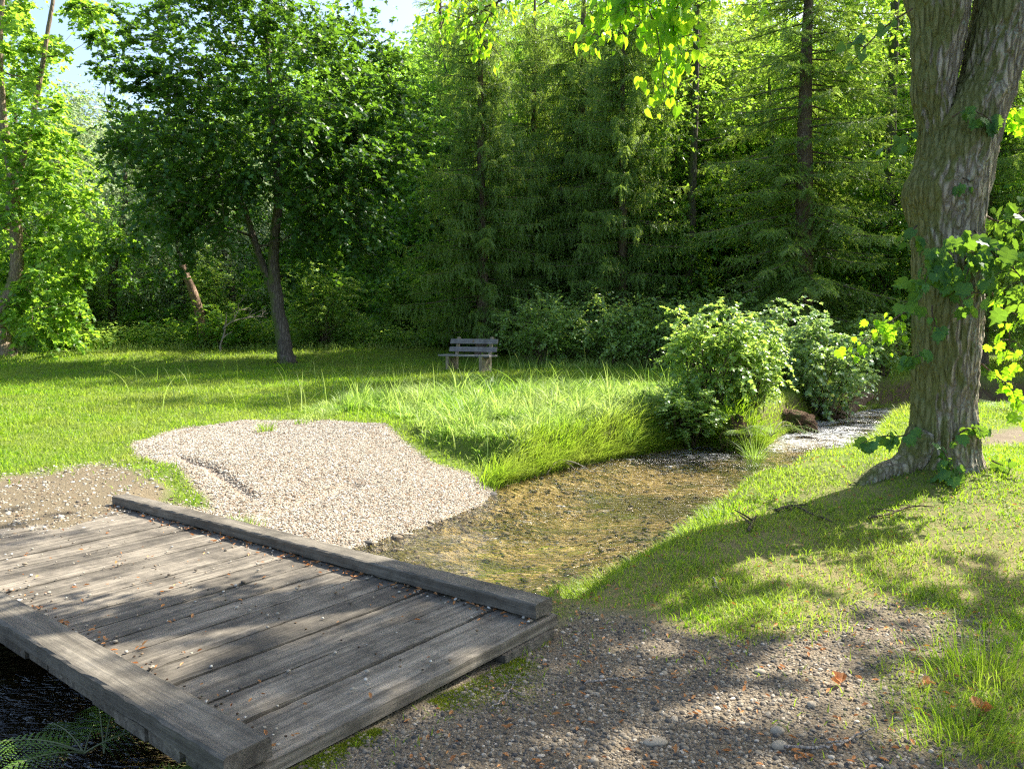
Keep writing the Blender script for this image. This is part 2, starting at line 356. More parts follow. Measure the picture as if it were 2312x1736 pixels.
def groundmat():
    k = N('meadow_ground'); v = k.coord()
    A = lambda n: k.n('Attribute', attribute_name=n).outputs['Fac']
    beach, path, wet, near, earth = A('beach'), A('path'), A('wet'), A('near'), A('earth')
    n1 = k.noise(v, .35, 5); n2 = k.noise(v, 2.5, 6, .7); n3 = k.noise(v, 30, 4, .7); n4 = k.noise(v, 160, 2)
    g = k.ramp(n2, [(.25, (.045, .085, .012)), (.5, (.09, .15, .02)), (.75, (.16, .21, .035))])
    g = k.mix(k.ramp(n3, [(.35, .0), (.75, .65)]), g, (.15, .14, .05))
    g = k.mix(k.math('MULTIPLY', near, k.ramp(k.math('MULTIPLY_ADD', n3.outputs[0], .6, k.math('MULTIPLY', n2.outputs[0], .5)), [(.42, .0), (.58, .9)])), g, k.mix(n4, (.12, .085, .045), (.26, .22, .10)))
    vo = k.n('TexVoronoi', {'Vector': v, 'Scale': 75.0}); vc = k.n('SeparateColor', {0: vo.outputs['Color']})
    bc = k.ramp(vc.outputs[0], [(0, (.42, .355, .28)), (.25, (.28, .21, .15)), (.42, (.48, .42, .35)), (.65, (.22, .15, .10)), (.78, (.36, .30, .24))])
    bc = k.mix(k.ramp(vo.outputs[0], [(.3, 0.), (.75, .8)]), bc, (.12, .09, .065))
    vp = k.n('TexVoronoi', {'Vector': v, 'Scale': 110.0}); pc = k.n('SeparateColor', {0: vp.outputs['Color']})
    pcol = k.ramp(pc.outputs[0], [(0, (.10, .08, .058)), (.3, (.19, .155, .11)), (.6, (.125, .098, .065)), (.9, (.27, .225, .165))])
    pcol = k.mix(k.ramp(n2, [(.4, 0.), (.7, .7)]), pcol, (.10, .075, .05))
    sx = k.n('SeparateXYZ', {0: v}); lf = k.math('MULTIPLY', k.math('SUBTRACT', -1.5, sx.outputs[0]), 1., None, True)
    pcol = k.mix(lf, pcol, k.mix(n3, (.075, .058, .034), (.20, .165, .11))); c = k.mix(path, g, pcol); c = k.mix(earth, c, k.mix(n3, (.06, .04, .025), (.13, .09, .055))); c = k.mix(beach, c, bc)
    vb = k.coord((1.1, 1.1, 1), rot=(0, 0, -.55)); st = k.n('Mapping', {0: v, 'Rotation': (0, 0, -.6), 'Scale': (1.0, 4.0, 1)}).outputs[0]
    b1 = k.math('MULTIPLY_ADD', k.noise(v, .55, 2).outputs[0], .6, k.math('MULTIPLY', k.noise(st, 1.3, 6, .66, 1.8).outputs[0], .7)); b2 = k.noise(v, 9, 4, .6)
    bed = k.ramp(b2, [(.28, (.11, .08, .035)), (.5, (.29, .225, .105)), (.72, (.54, .445, .26))])
    bed = k.mix(k.ramp(b1, [(.60, 0.), (.70, .93)]), bed, k.mix(k.noise(st, 16, 3, .6), (.022, .026, .010), (.17, .17, .05)))
    dk = A('bed_shade')
    bed = k.mix(k.math('MULTIPLY', dk, .85), bed, (.02, .016, .01))  # bed painted near black as the shade under and below the bridge
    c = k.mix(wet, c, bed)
    h = k.math('ADD', k.math('MULTIPLY', n3.outputs[0], .6), k.math('MULTIPLY', vo.outputs[0], .5))
    return k.done(k.n('BsdfPrincipled', {'Base Color': c, 'Roughness': .95, 'Specular IOR Level': .15, 'Normal': k.bump(h, .8, .02)}))
M['ground'] = groundmat()
def watermat():
    k = N('stream_water'); v = k.coord()
    st = k.n('Mapping', {0: v, 'Rotation': (0, 0, -.6), 'Scale': (1.0, 2.6, 1)}).outputs[0]
    a = k.noise(st, 4.5, 2, .5, 1.8); b = k.noise(st, 13, 2, .5, 1.2); far = k.noise(v, 8, 1, .5, .5)
    h = k.math('ADD', k.math('MULTIPLY', a.outputs[0], 1.0), k.math('MULTIPLY', b.outputs[0], .35))
    h = k.math('ADD', h, k.math('MULTIPLY', far.outputs[0], .3))
    amt = k.noise(v, .8, 2); bs = k.ramp(amt, [(.40, .40), (.60, 1.)])
    xyz = k.n('SeparateXYZ', {0: v}); rf = k.math('MULTIPLY', k.math('SUBTRACT', xyz.outputs[1], 11.5), .35, None, True)
    bp = k.n('Bump', {'Height': h, 'Distance': k.math('MULTIPLY_ADD', rf, .55, .075)}); k.put(bp.inputs['Strength'], bs.outputs[0])
    fr = k.n('Fresnel', {'IOR': 1.33, 'Normal': bp})
    tr = k.n('BsdfTransparent', {0: (.93, .89, .74)})
    gl = k.n('BsdfGlossy', {'Color': (1, 1, 1), 'Roughness': k.math('MULTIPLY_ADD', rf, .12, .05), 'Normal': bp})
    wsh = k.n('MixShader', {0: k.math('MULTIPLY_ADD', fr, 1.15, .01, True), 1: tr, 2: gl})
    fo = k.noise(st, 7, 5, .75, 1.5); fo2 = k.noise(v, .9, 2)
    ff = k.math('MULTIPLY', k.ramp(k.math('MULTIPLY_ADD', rf, .10, fo.outputs[0]), [(.60, 0.), (.70, .85)]), k.ramp(k.math('MULTIPLY_ADD', rf, .16, fo2.outputs[0]), [(.55, 0.), (.66, 1.)]))
    return k.done(k.n('MixShader', {0: ff, 1: wsh, 2: k.n('BsdfDiffuse', {'Color': (.78, .80, .82)})}))
M['water'] = watermat()
def woodmat(name, dark, light, grain=(1.2, 30, 30)):
    k = N(name); v = k.coord(grain); v0 = k.coord()
    rnd = k.n('NewGeometry').outputs['Random Per Island']
    off = k.n('VectorMath', {0: v, 1: k.n('CombineXYZ', {0: k.math('MULTIPLY', rnd, 37.), 1: k.math('MULTIPLY', rnd, 91.), 2: 0.})}, operation='ADD')
    g = k.noise(off, 1.0, 7, .72, .35); g2 = k.noise(v0, 3.5, 5, .7); g3 = k.noise(off, 4, 3)
    c = k.ramp(g, [(.28, dark), (.46, tuple((np.array(dark) + np.array(light)) / 2.4)), (.68, light)])
    c = k.mix(k.ramp(g2, [(.42, 0.), (.66, .75)]), c, tuple(np.array(dark) * .75))
    v2 = k.math('MULTIPLY_ADD', rnd, .7, .62); c = k.mix(1., c, k.n('CombineColor', {0: v2, 1: v2, 2: v2}), 'MULTIPLY')
    h = k.math('ADD', g.outputs[0], k.math('MULTIPLY', g3.outputs[0], .4))
    return k.done(k.n('BsdfPrincipled', {'Base Color': c, 'Roughness': k.math('MULTIPLY_ADD', g2.outputs[0], -.3, .9), 'Specular IOR Level': .3, 'Normal': k.bump(h, .9, .008)}))
M['deck'] = woodmat('weathered_planks', (.050, .042, .032), (.27, .235, .185), (28, 1.3, 28))
M['beam'] = woodmat('weathered_beam', (.060, .051, .039), (.22, .195, .155), (1.3, 28, 28))
M['bench'] = woodmat('bench_boards', (.14, .13, .13), (.36, .34, .33), (2, 30, 30))
M['benchleg'] = woodmat('bench_supports', (.16, .12, .07), (.50, .43, .30), (8, 8, 3))

# ------------------------------------------------------------------ ground and water
def build_ground():
    cx, cyy = 0, -3.0
    ang = np.radians(np.linspace(-80, 80, 620)); rad = np.geomspace(1.2, 240, 760)
    rad = np.concatenate([[0.05], rad])
    Rr, Aa = np.meshgrid(rad, ang, indexing='ij')
    X = cx + Rr * np.sin(Aa); Y = cyy + Rr * np.cos(Aa)
    Z = height(X, Y)
    x, y = X.ravel(), Y.ravel()
    b, p = masks(x, y); s = sdist(x, y, STREAM)
    n, m = X.shape
    i = np.arange(n - 1)[:, None] * m; j = np.arange(m - 1)[None]
    Q = np.stack([i + j, i + m + j, i + m + j + 1, i + j + 1], -1).reshape(-1, 4)
    bed_shade = ss((-(x * .634 + y * .773) + 2.9) / .8)
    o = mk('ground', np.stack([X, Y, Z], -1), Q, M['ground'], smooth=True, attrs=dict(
        beach=ss(.5 - b / .16), path=ss(.5 - p / .35), wet=ss(.5 - (s - .02) / .08), near=ss((9 - y) / 4) * (x > 0), bed_shade=bed_shade,
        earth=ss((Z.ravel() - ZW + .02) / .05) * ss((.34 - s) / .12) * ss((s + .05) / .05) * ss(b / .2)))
    tag(o, 'grassy meadow with gravel beach and stream bed', kind='structure')
build_ground()
def build_water():
    xs = np.linspace(-10, 27, 220); ys = np.linspace(-2, 23, 220); X, Y = np.meshgrid(xs, ys, indexing='ij')
    i = np.arange(219)[:, None] * 220; j = np.arange(219)[None]
    Q = np.stack([i + j, i + 220 + j, i + 221 + j, i + j + 1], -1).reshape(-1, 4)
    s = sdist(X.ravel(), Y.ravel(), STREAM); keep = s < .6
    Q = Q[keep[Q].all(1)]
    Z = ZW + (fbm(X, Y, 3) - .5) * .02
    o = mk('stream_water', np.stack([X, Y, Z], -1), Q, M['water'], smooth=True)
    tag(o, 'clear shallow stream water over golden bed', kind='structure')
build_water()

# ------------------------------------------------------------------ wooden footbridge
BR = thing('footbridge', 'weathered grey plank footbridge crossing the stream', 'footbridge')
yaw, pit, rol = 2.455, -.021, -.013
ux = Vector((math.cos(yaw) * math.cos(pit), math.sin(yaw) * math.cos(pit), math.sin(pit)))
uy0 = Vector((-math.sin(yaw), math.cos(yaw), 0)); uz0 = ux.cross(uy0); uy = (uy0 * math.cos(rol) + uz0 * math.sin(rol)).normalized(); uz = ux.cross(uy)
BR.matrix_world = Matrix(((ux.x, uy.x, uz.x, .221), (ux.y, uy.y, uz.y, 3.986), (ux.z, uy.z, uz.z, .1), (0, 0, 0, 1)))
# local frame: x away to the left end, y towards the near side, z up
def plank(x0, x1, y0, y1, th, g, nx=6, ny=60, z0=0.0, sag=.006):
    """a worn board with ragged edges"""
    xs = np.linspace(0, 1, nx); ys = np.linspace(y0, y1, ny)
    ea = g.normal(0, .0022, ny).cumsum() * .35; eb = g.normal(0, .0022, ny).cumsum() * .35
    X = (x0 + ea)[None] * (1 - xs)[:, None] + (x1 + eb)[None] * xs[:, None]; Y = np.tile(ys, (nx, 1))
    cup = -sag * (1 - (2 * xs - 1) ** 2)[:, None]; Z = z0 + cup + g.normal(0, .0011, X.shape) + (fbm(X * 3 + g.random() * 50, Y, 1.3) - .5) * .008
    Z[0] -= .005; Z[-1] -= .005
    top = np.stack([X, Y, Z], -1); bot = np.stack([X, Y, np.full(X.shape, z0 - th)], -1)
    V = np.concatenate([top.reshape(-1, 3), bot.reshape(-1, 3)]); m = nx * ny
    i = np.arange(nx - 1)[:, None] * ny; j = np.arange(ny - 1)[None]
    Q = np.stack([i + j, i + ny + j, i + ny + j + 1, i + j + 1], -1).reshape(-1, 4)
    e = []
    for a in range(ny - 1): e += [[a, a + 1, a + 1 + m, a + m], [(nx - 1) * ny + a + 1, (nx - 1) * ny + a, (nx - 1) * ny + a + m, (nx - 1) * ny + a + 1 + m]]
    for a in range(nx - 1): e += [[(a + 1) * ny, a * ny, a * ny + m, (a + 1) * ny + m], [a * ny + ny - 1, (a + 1) * ny + ny - 1, (a + 1) * ny + ny - 1 + m, a * ny + ny - 1 + m]]
    return V, [Q, Q[:, ::-1] + m, np.array(e)]
g = R_(5); mb = MB(); x = 0.0; W = 1.715
edges = []
while x < 5.02:
    wd = g.uniform(.235, .30) if x > .01 else .33
    wd = min(wd, 5.06 - x)
    V, F = plank(x + .005 + g.uniform(0, .004), x + wd - .006 - g.uniform(0, .004), -.045 + g.uniform(-.012, .012), W + .16 + g.uniform(-.014, .014), .06, g, z0=g.uniform(-.004, .004))
    mb.add(V, *F); edges.append(x); x += wd
mb.build('deck', M['deck'], BR)
def beam(name, x0, x1, y0, y1, z0, z1, g, parent=BR, mat='beam'):
    n, c = 90, 3
    prof = [(y0, z0), (y0, z1 - .008), (y0 + .010, z1), ((y0 + y1) / 2, z1 + .001), (y1 - .010, z1), (y1, z1 - .008), (y1, z0)]
    xs = np.linspace(x0, x1, n); wob = np.stack([g.normal(0, .0016, (n, len(prof))), g.normal(0, .0016, (n, len(prof)))], -1)
    V = np.array([[[xx, py + wob[a, b, 0], pz + wob[a, b, 1]] for b, (py, pz) in enumerate(prof)] for a, xx in enumerate(xs)])
    V += np.array([0, 1, 0]) * ((fbm(xs * .7, xs * 0 + y0, 1) - .5) * .012)[:, None, None]
    k = len(prof); i = np.arange(n - 1)[:, None] * k; j = np.arange(k)[None]; j2 = (j + 1) % k
    Q = np.stack([i + j, i + k + j, i + k + j2, i + j2], -1).reshape(-1, 4)
    b = MB(); b.add(V, Q); bb = np.arange(k)[None]
    b.F.append(bb); b.F.append(((n - 1) * k + bb)[:, ::-1])
    return b.build(name, M[mat], parent)
nm = MB(); NX = []
for e0, e1 in zip(edges, edges[1:] + [5.06]):
    for yy in (.16, .88, W - .10):
        for q in (.25, .75): NX.append([e0 + (e1 - e0) * q + g.normal() * .006, yy + g.normal() * .012, .004])
NX = np.array(NX); nt2 = tube(A_([0, 0, 0], [0, 0, .003]), .0055, 8); V, F = scatter((nt2[0], nt2[1]), NX - [0, 0, .003], np.tile(np.eye(3), (len(NX), 1, 1)), np.ones(len(NX))); tag(mk('nail_heads', V, F, M['root'], BR), kind='stuff')
beam('kerb_beam', .03, 5.0, -.03, .115, .012, .088, g)
beam('kerb_beam', -.01, 5.35, W + .0, W + .185, .012, .085, g)
beam('side_beam', .10, 5.1, .0, .16, -.26, -.062, g)
beam('side_beam', .02, 5.1, W - .30, W - .12, -.24, -.062, g)
beam('side_beam', .3, 5.1, .8, .96, -.26, -.062, g)
b = MB(); V, F = plank(-.012, .30, .02, .42, .11, g, 4, 14, z0=-.063); b.add(V, *F); b.build('end_sill', M['beam'], BR)
def br2w(x, y, z): return np.array(BR.matrix_world @ Vector((x, y, z)))

# ------------------------------------------------------------------ bench
BP = gp(1058, 838) + [0, 0, .03]
BN = thing('park_bench', 'weathered wooden bench with two backrest boards standing in the meadow', 'bench', BP, -math.radians(33))
def bbox(name, dims, mat, parent, rx=0, loc=(0, 0, 0), taper=1.0):
    V, F = box(*dims); o = mk(name, V, F, M[mat], parent); o.location = loc; o.rotation_euler = (rx, 0, 0)
    bv = o.modifiers.new('edge', 'BEVEL'); bv.width = .006; bv.segments = 2; return o
for k in range(3): pass
mb = MB()
for k in range(3): mb.add(*box(-.95, .95, -.28 + k * .145, -.145 + k * .145, .42, .465))
mb.build('seat', M['bench'], BN)
rk = -math.radians(14)
bbox('backrest_board', (-.88, .88, -.02, .02, -.075, .075), 'bench', BN, rk, (0, .215, .62))
tb = bbox('backrest_board', (-.88, .88, -.02, .02, -.075, .075), 'bench', BN, rk, (0, .275, .86))
mk('plaque', *[box(-.03, .03, -.026, -.022, -.03, .04)[0], [box(0, 1, 0, 1, 0, 1)[1]]], M['beachstone'], tb)
for sx in (-.62, .62):
    mb = MB(); mb.add(*box(sx - .05, sx + .05, -.26, -.16, -.05, .42))
    mb.add(*box(sx - .035, sx + .035, -.155, .14, -.05, .36)); mb.add(*box(sx - .05, sx + .05, .14, .25, -.05, .42))
    mb.build('support', M['benchleg'], BN)
    bbox('back_post', (-.045, .045, -.04, .04, -.42, .32), 'benchleg', BN, rk, (sx, .29, .68))

# ------------------------------------------------------------------ tree builders
def leaves_on_clumps(g, C, Rc, centre, T, size, nt_=10, nl=9, flat=.45, droop=.35, up=.55):
    """leaf sprays radiating from each clump centre, in shallow layers"""
    K = len(C); out = nrm(C - centre)
    d = g.normal(size=(K, nt_, 3)); d[..., 2] *= flat; d = nrm(nrm(d) + out[:, None] * .55 * g.random((K, nt_, 1)))
    L = (Rc[:, None] * g.uniform(.55, 1.25, (K, nt_)))[..., None]
    C0 = C[:, None] + g.normal(size=(K, nt_, 3)) * (Rc[:, None, None] * np.array([.25, .25, .3]))
    t = (np.linspace(.15, 1, nl) + g.uniform(-.05, .05, (K, nt_, nl)))[..., None]
    P = C0[:, :, None] + d[:, :, None] * L[:, :, None] * t; P[..., 2] -= (droop * L[:, :, None] * t ** 2)[..., 0]
    side = nrm(np.cross(d, [0, 0, 1.]))[:, :, None] * np.where(np.arange(nl) % 2 == 0, 1, -1)[None, None, :, None]
    ax = side * .8 + d[:, :, None] * .7 + g.normal(size=P.shape) * .35; ax[..., 2] -= .35
    nn = g.normal(size=P.shape) * .55 + np.array([0, 0, up + .5]) + d[:, :, None] * .25
    P = P.reshape(-1, 3); Rm = frames(ax.reshape(-1, 3), nn.reshape(-1, 3))
    s = size * g.uniform(.6, 1.25, len(P))
    V, F = scatter(T, P, Rm, s)
    tipA = C0.reshape(-1, 3); tipB = (C0 + d * L * .75).reshape(-1, 3); tipB[:, 2] -= (droop * L[..., 0] * .5).ravel()
    return V, F, tipA, tipB
def limbs(g, nodes, C, r0, maxr=.12, bend=.12, sides=6):
    """connect clump centres to the nearest wood already standing"""
    mb = MB(); P = np.array(nodes, float); rad = np.array(r0, float)
    for c in C[np.argsort(np.linalg.norm(C - P[0], axis=1))]:
        d = np.linalg.norm(P - c, axis=1) + np.where(P[:, 2] > c[2] - .1, 1.2, 0) * (P[:, 2] - c[2] + .1) * 1.0
        i = int(np.argmin(d)); a = P[i]; L = np.linalg.norm(c - a)
        if L < .15: continue
        n = max(4, int(L / .35)); t = np.linspace(0, 1, n)[:, None]
        mid = (a + c) / 2 + np.array([0, 0, -.10 * L]) + g.normal(size=3) * bend * L
        Q = a * (1 - t) ** 2 + 2 * mid * t * (1 - t) + c * t ** 2
        rr = min(rad[i] * .62, maxr, .012 + .022 * L); rs = np.linspace(rr, max(.010, rr * .35), n)
        mb.add(*[tube(Q, rs, sides, caps=False)[0]], *tube(Q, rs, sides, caps=False)[1])
        P = np.vstack([P, Q[1:]]); rad = np.concatenate([rad, rs[1:]])
    return mb
def ellip(g, n, c, r, shell=.45, zmin=-1.0):
    out = []
    while len(out) < n:
        v = g.normal(size=3); v /= np.linalg.norm(v); v *= (shell + (1 - shell) * g.random() ** .6)
        if v[2] > zmin: out.append(np.asarray(c) + v * np.asarray(r))
    return np.array(out)
def broadleaf(name, label, cat, loc, trunkpaths, C, Rc, leafmat_, barkm, size, T=T_RHOMB, seed=0, nt_=10, nl=9, group=None, centre=None, flat=.45, droop=.35, rootr=1.35, crownname='crown', maxr=.12, sides=12):
    """trunkpaths: list of (points Nx3, radii) relative to loc"""
    g = R_(seed); root = thing(name, label, cat, loc, 0, group)
    mb = MB(); nodes = []; rr = []
    for q, (P, r) in enumerate(trunkpaths):
        n = max(14, int(len(P) * 8)); Q = smooth_path(P, n); rs = np.interp(np.linspace(0, 1, n), np.linspace(0, 1, len(r)), r)
        if q == 0: rs = rs * (1 + (rootr - 1) * np.exp(-np.arange(n) / n * Q[-1, 2] / .35))
        Q = Q + g.normal(size=Q.shape) * rs[:, None] * .05
        V, F = tube(Q, rs, sides, seed + q, .07); mb.add(V, *F)
        k = Q[:, 2] > .35 * Q[:, 2].max(); nodes += list(Q[k]); rr += list(rs[k])
    mb.build('trunk', M[barkm], root, True)
    if centre is None: centre = C.mean(0)
    lm = limbs(g, nodes, C, rr, maxr)
    V, F, a, b = leaves_on_clumps(g, C, Rc, centre, T, size, nt_, nl, flat, droop)
    sv, sf = sticks(a, b, .008, .003); lm.add(sv, *sf); lm.build('limbs', M[barkm], root, True)
    mk(crownname, V, F, M[leafmat_], root)
    return root

# needle spray: a drooping twiglet with thin needles tufts
def sprig_template(g, n=9):
    V = []; F = []
    V += [[-.03, 0, 0], [.03, 0, 0], [0, 1, 0]]; F.append([0, 1, 2])
    for k in range(n):
        t = .06 + .9 * k / n; s = -1 if k % 2 else 1; L = .30 * (1 - .45 * t); a = .75 + g.uniform(-.2, .2); zz = g.uniform(-.12, .12)
        b = len(V); V += [[0, t, 0], [0, t + .11, 0], [s * L * math.sin(a), t + L * math.cos(a), zz]]; F.append([b, b + 1, b + 2] if s > 0 else [b, b + 2, b + 1])
    return np.array(V), [np.array(F)]
def spruce_mesh(seed, Ht=20., z0=1.0, Lmax=3.6, br=.28, hang=.9, lod=13., step=.34, holes=0.0, pw=.52):
    g = R_(seed); T = sprig_template(g); P = []; Y = []; Nn = []; S = []; mb = MB()
    z = z0
    while z < Ht - .3:
        coarse = z > lod
        k = 4 if coarse else 5
        a0 = g.random() * 6.28
        for q in range(k):
            if g.random() < holes: continue
            az = a0 + q * 6.283 / k + g.normal() * .3
            low = min(1, .55 + (z - z0) / 2.5)
            L = max(.5, Lmax * (1 - z / Ht) ** pw * g.uniform(.65, 1.15) * low)
            zz = z + g.uniform(-.12, .12)
            m = 12; t = np.linspace(0, 1, m); h = np.array([math.cos(az), math.sin(az), 0])
            dr = g.uniform(.25, .5) * (L / 3)
            Q = np.array([0, 0, zz]) + h * (L * t)[:, None] + np.array([0, 0, 1.]) * (-dr * L * .6 * t ** 1.3 + .32 * L * .6 * np.clip(t - .55, 0, 1) ** 1.5)[:, None]
            r = .022 * (L / 3) + .008; tv, tf = tube(Q, np.linspace(r, .004, m), 4, caps=False); mb.add(tv, *tf)
            st = .16 if coarse else .075
            n = int(L * .88 / st); u = np.sort(g.uniform(.10, 1, n)); C = np.stack([np.interp(u, t, Q[:, i]) for i in range(3)], -1)
            side = np.array([-math.sin(az), math.cos(az), 0])
            for s in (-1, 1):
                ln = (1.05 - u) * .55 * L / 3 + .16; ln *= g.uniform(.6, 1.3, n)
                dd = nrm(side * s * 1.0 + h * .75 + g.normal(size=(n, 3)) * .22 + np.array([0, 0, -.25]))
                segs = 4 if not coarse else 2
                pos = C.copy(); dirv = dd.copy()
                for e in range(segs):
                    sl = ln / segs * 1.35 + .06
                    P.append(pos.copy()); Y.append(dirv.copy()); S.append(sl); Nn.append(np.array([0, 0, 1.]) + g.normal(size=(n, 3)) * .45)
                    pos = pos + dirv * (ln / segs)[:, None]
                    dirv = nrm(dirv + np.array([0, 0, -hang * .42]) + g.normal(size=(n, 3)) * .12)
            P.append(C); Y.append(nrm(h + g.normal(size=(n, 3)) * .3)); S.append(np.full(n, .22)); Nn.append(np.array([0, 0, 1.]) + g.normal(size=(n, 3)) * .4)
            if not coarse and hang > .6:      # curtain twigs hanging straight down
                nh = int(n * .45); idx = g.integers(0, n, nh); pos = C[idx].copy()
                for e in range(3):
                    dv = nrm(np.array([0, 0, -1.]) + g.normal(size=(nh, 3)) * .22); sl = g.uniform(.14, .26, nh)
                    P.append(pos.copy()); Y.append(dv); S.append(sl * 1.2); Nn.append(g.normal(size=(nh, 3))); pos = pos + dv * sl[:, None] * .8
        z += step * (1.9 if coarse else 1) * g.uniform(.7, 1.3)
    P = np.concatenate(P); Y = np.concatenate(Y); S = np.concatenate(S); Nn = np.concatenate(Nn)
    V, F = scatter(T, P, frames(Y, Nn), S * 1.03)
    n = 40; zc = np.linspace(-.3, Ht, n); tr = np.stack([np.sin(zc * .5) * .03, np.cos(zc * .7) * .03, zc], -1)
    rs = br * (1 - zc / Ht * .93) * (1 + .35 * np.exp(-np.clip(zc, 0, 9) / .3))
    return (V, F), mb, tube(tr, rs, 14, seed, .05)
def spruce(label, loc, seed, group='tall spruces', **k):
    (V, F), mb, tr = spruce_mesh(seed, **k)
    root = thing('spruce_tree', label, 'spruce', loc, 0, group)
    mk('trunk', tr[0], tr[1], M['sprucebark'], root, True)
    mb.build('limbs', M['sprucebark'], root, True); mk('crown', V, F, M['spruce'], root)
    return root
def onland(px, Y): X = (px - 1156) / FPX * Y * 1.0; return np.array([X, Y, hz1(X, Y)])

# ------------------------------------------------------------------ big linden in the foreground right
def build_linden():
    g = R_(11); base = np.array([LINDEN[0], LINDEN[1], 0]); Yd = LINDEN[1]
    root = thing('linden_tree', 'huge rugged linden trunk with mossy forked stem on the near right bank', 'tree', (0, 0, 0))
    # silhouette rows: photo y, left x, right x
    rows = [(1125, 2020, 2262), (1095, 2036, 2236), (1060, 2046, 2222), (1010, 2051, 2210), (953, 2053, 2205), (899, 2058, 2204), (820, 2056, 2208), (758, 2058, 2212), (677, 2058, 2220),
            (600, 2056, 2220), (542, 2056, 2218), (487, 2048, 2224), (445, 2040, 2230), (420, 2046, 2236), (379, 2066, 2242), (330, 2078, 2252), (292, 2096, 2262), (233, 2125, 2280), (179, 2166, 2294),
            (150, 2174, 2304), (100, 2184, 2320), (50, 2196, 2340), (0, 2206, 2360), (-80, 2225, 2400), (-200, 2260, 2430), (-420, 2330, 2480), (-700, 2400, 2520)]
    rowsL = [(560, 2085, 2150), (487, 2062, 2160), (420, 2062, 2170), (379, 2064, 2175), (330, 2072, 2178), (292, 2076, 2160), (217, 2060, 2150), (179, 2058, 2160), (97, 2060, 2176), (54, 2062, 2184), (0, 2050, 2190), (-80, 2030, 2190), (-200, 1990, 2140), (-420, 1900, 2030), (-700, 1800, 1900)]
    mb = MB()
    for rw, sides, nr, sd in ((rows, 150, 420, 1), (rowsL, 110, 260, 2)):
        yy = np.array([r[0] for r in rw][::-1], float); xl = np.array([r[1] for r in rw][::-1], float); xr = np.array([r[2] for r in rw][::-1], float)
        t = np.linspace(yy[-1], yy[0], nr); L = np.interp(t, yy, xl); Rr = np.interp(t, yy, xr)
        kk = np.ones(9) / 9; L = np.convolve(np.pad(L, 4, 'edge'), kk, 'valid'); Rr = np.convolve(np.pad(Rr, 4, 'edge'), kk, 'valid')
        cen = np.array([pt((a + b) / 2, c, Yd + (0 if sd == 1 else .05)) for a, b, c in zip(L, Rr, t)])
        rad = (Rr - L) / 2 / FPX * Yd * .89
        a = np.arange(sides) * 2 * np.pi / sides
        zz = cen[:, 2][:, None]; A = a[None] + 0 * zz
        fl = 1 + .55 * np.exp(-np.clip(zz - .2, 0, 9) / .16) * (sd == 1) * (.35 + .65 * np.abs(np.cos(A * 2.5 + .6))) * .6
        lump = (fbm(np.cos(A) * 2 + 9 + sd * 7, zz * 1.3 + np.sin(A) * 2, 1.0) - .5) * .16
        u = A * rad.mean() ; ridge = fbm(u * 22 + (fbm(u * 3, zz * 3, 1.) - .5) * 3 + 40, zz * 5.0 + sd * 11, 1.) - .5
        fine = fbm(u * 70, zz * 26, 1.) - .5
        r = rad[:, None] * (fl + lump) + ridge * .06 + fine * .014
        if sd == 1:   # the burl on the left flank
            r += .05 * np.exp(-((zz - 2.95) / .22) ** 2) * np.exp(-((A - np.pi) / .7) ** 2)
        V = np.stack([cen[:, 0][:, None] + r * np.cos(A), cen[:, 1][:, None] + r * np.sin(A), zz + 0 * A], -1)
        i = np.arange(nr - 1)[:, None] * sides; j = np.arange(sides)[None]; j2 = (j + 1) % sides
        mb.add(V, np.stack([i + j, i + j2, i + j2 + sides, i + j + sides], -1).reshape(-1, 4))
    # root flares
    for px, py, sx in ((1880, 1102, .16), ):
        e = gp(px, py); s0 = np.array([LINDEN[0], LINDEN[1], .62]); d = e - s0; d[2] = 0; dn = d / np.hypot(d[0], d[1])
        s1 = s0 + dn * .16; P = smooth_path([s1, s1 + dn * .20 - np.array([0, 0, .25]), (s1 * .45 + e * .55) * [1, 1, 0] + [0, 0, hz1(*(s1 * .45 + e * .55)[:2]) + .03], e - [0, 0, .12]], 26)
        V, F = tube(P, np.linspace(.19, .03, 26), 22, 3, .05); mb.add(V, *F)
    mb.build('trunk', M['lindenbark'], root, True)
    # the great crown above the frame: it shades the foreground
    C = ellip(g, 150, (6.0, 6.2, 10.2), (6.6, 5.6, 4.6), .3)
    C = C[C[:, 2] > 6.1]; sdir = SUNV
    for gx, gy in ((1060, 40), (1400, 40), (1500, 130), (1560, 60), (2100, 900), (2110, 700)):    # clumps cut away towards the sun so it reaches boughs and trunk
        o = pt(gx, gy, 6.4 if gx < 2000 else 7.0) - C; C = C[np.linalg.norm(o - (o @ sdir)[:, None] * sdir, axis=1) > 1.25]
    n0 = [pt(2360, -200, Yd), pt(2420, -500, Yd), pt(2050, -300, Yd), pt(1900, -600, Yd), pt(2450, -700, Yd)]
    lm = limbs(g, n0, C, [.2] * 5, .11)
    V, F, a, b = leaves_on_clumps(g, C, g.uniform(.6, 1.1, len(C)), np.array([4.6, 7.4, 8.]), T_BROAD, .15, 13, 11)
    sv, sf = sticks(a, b, .008, .003); lm.add(sv, *sf); lm.build('limbs', M['lindenbark'], root, True)
    mk('crown', V, F, M['canopy'], root)
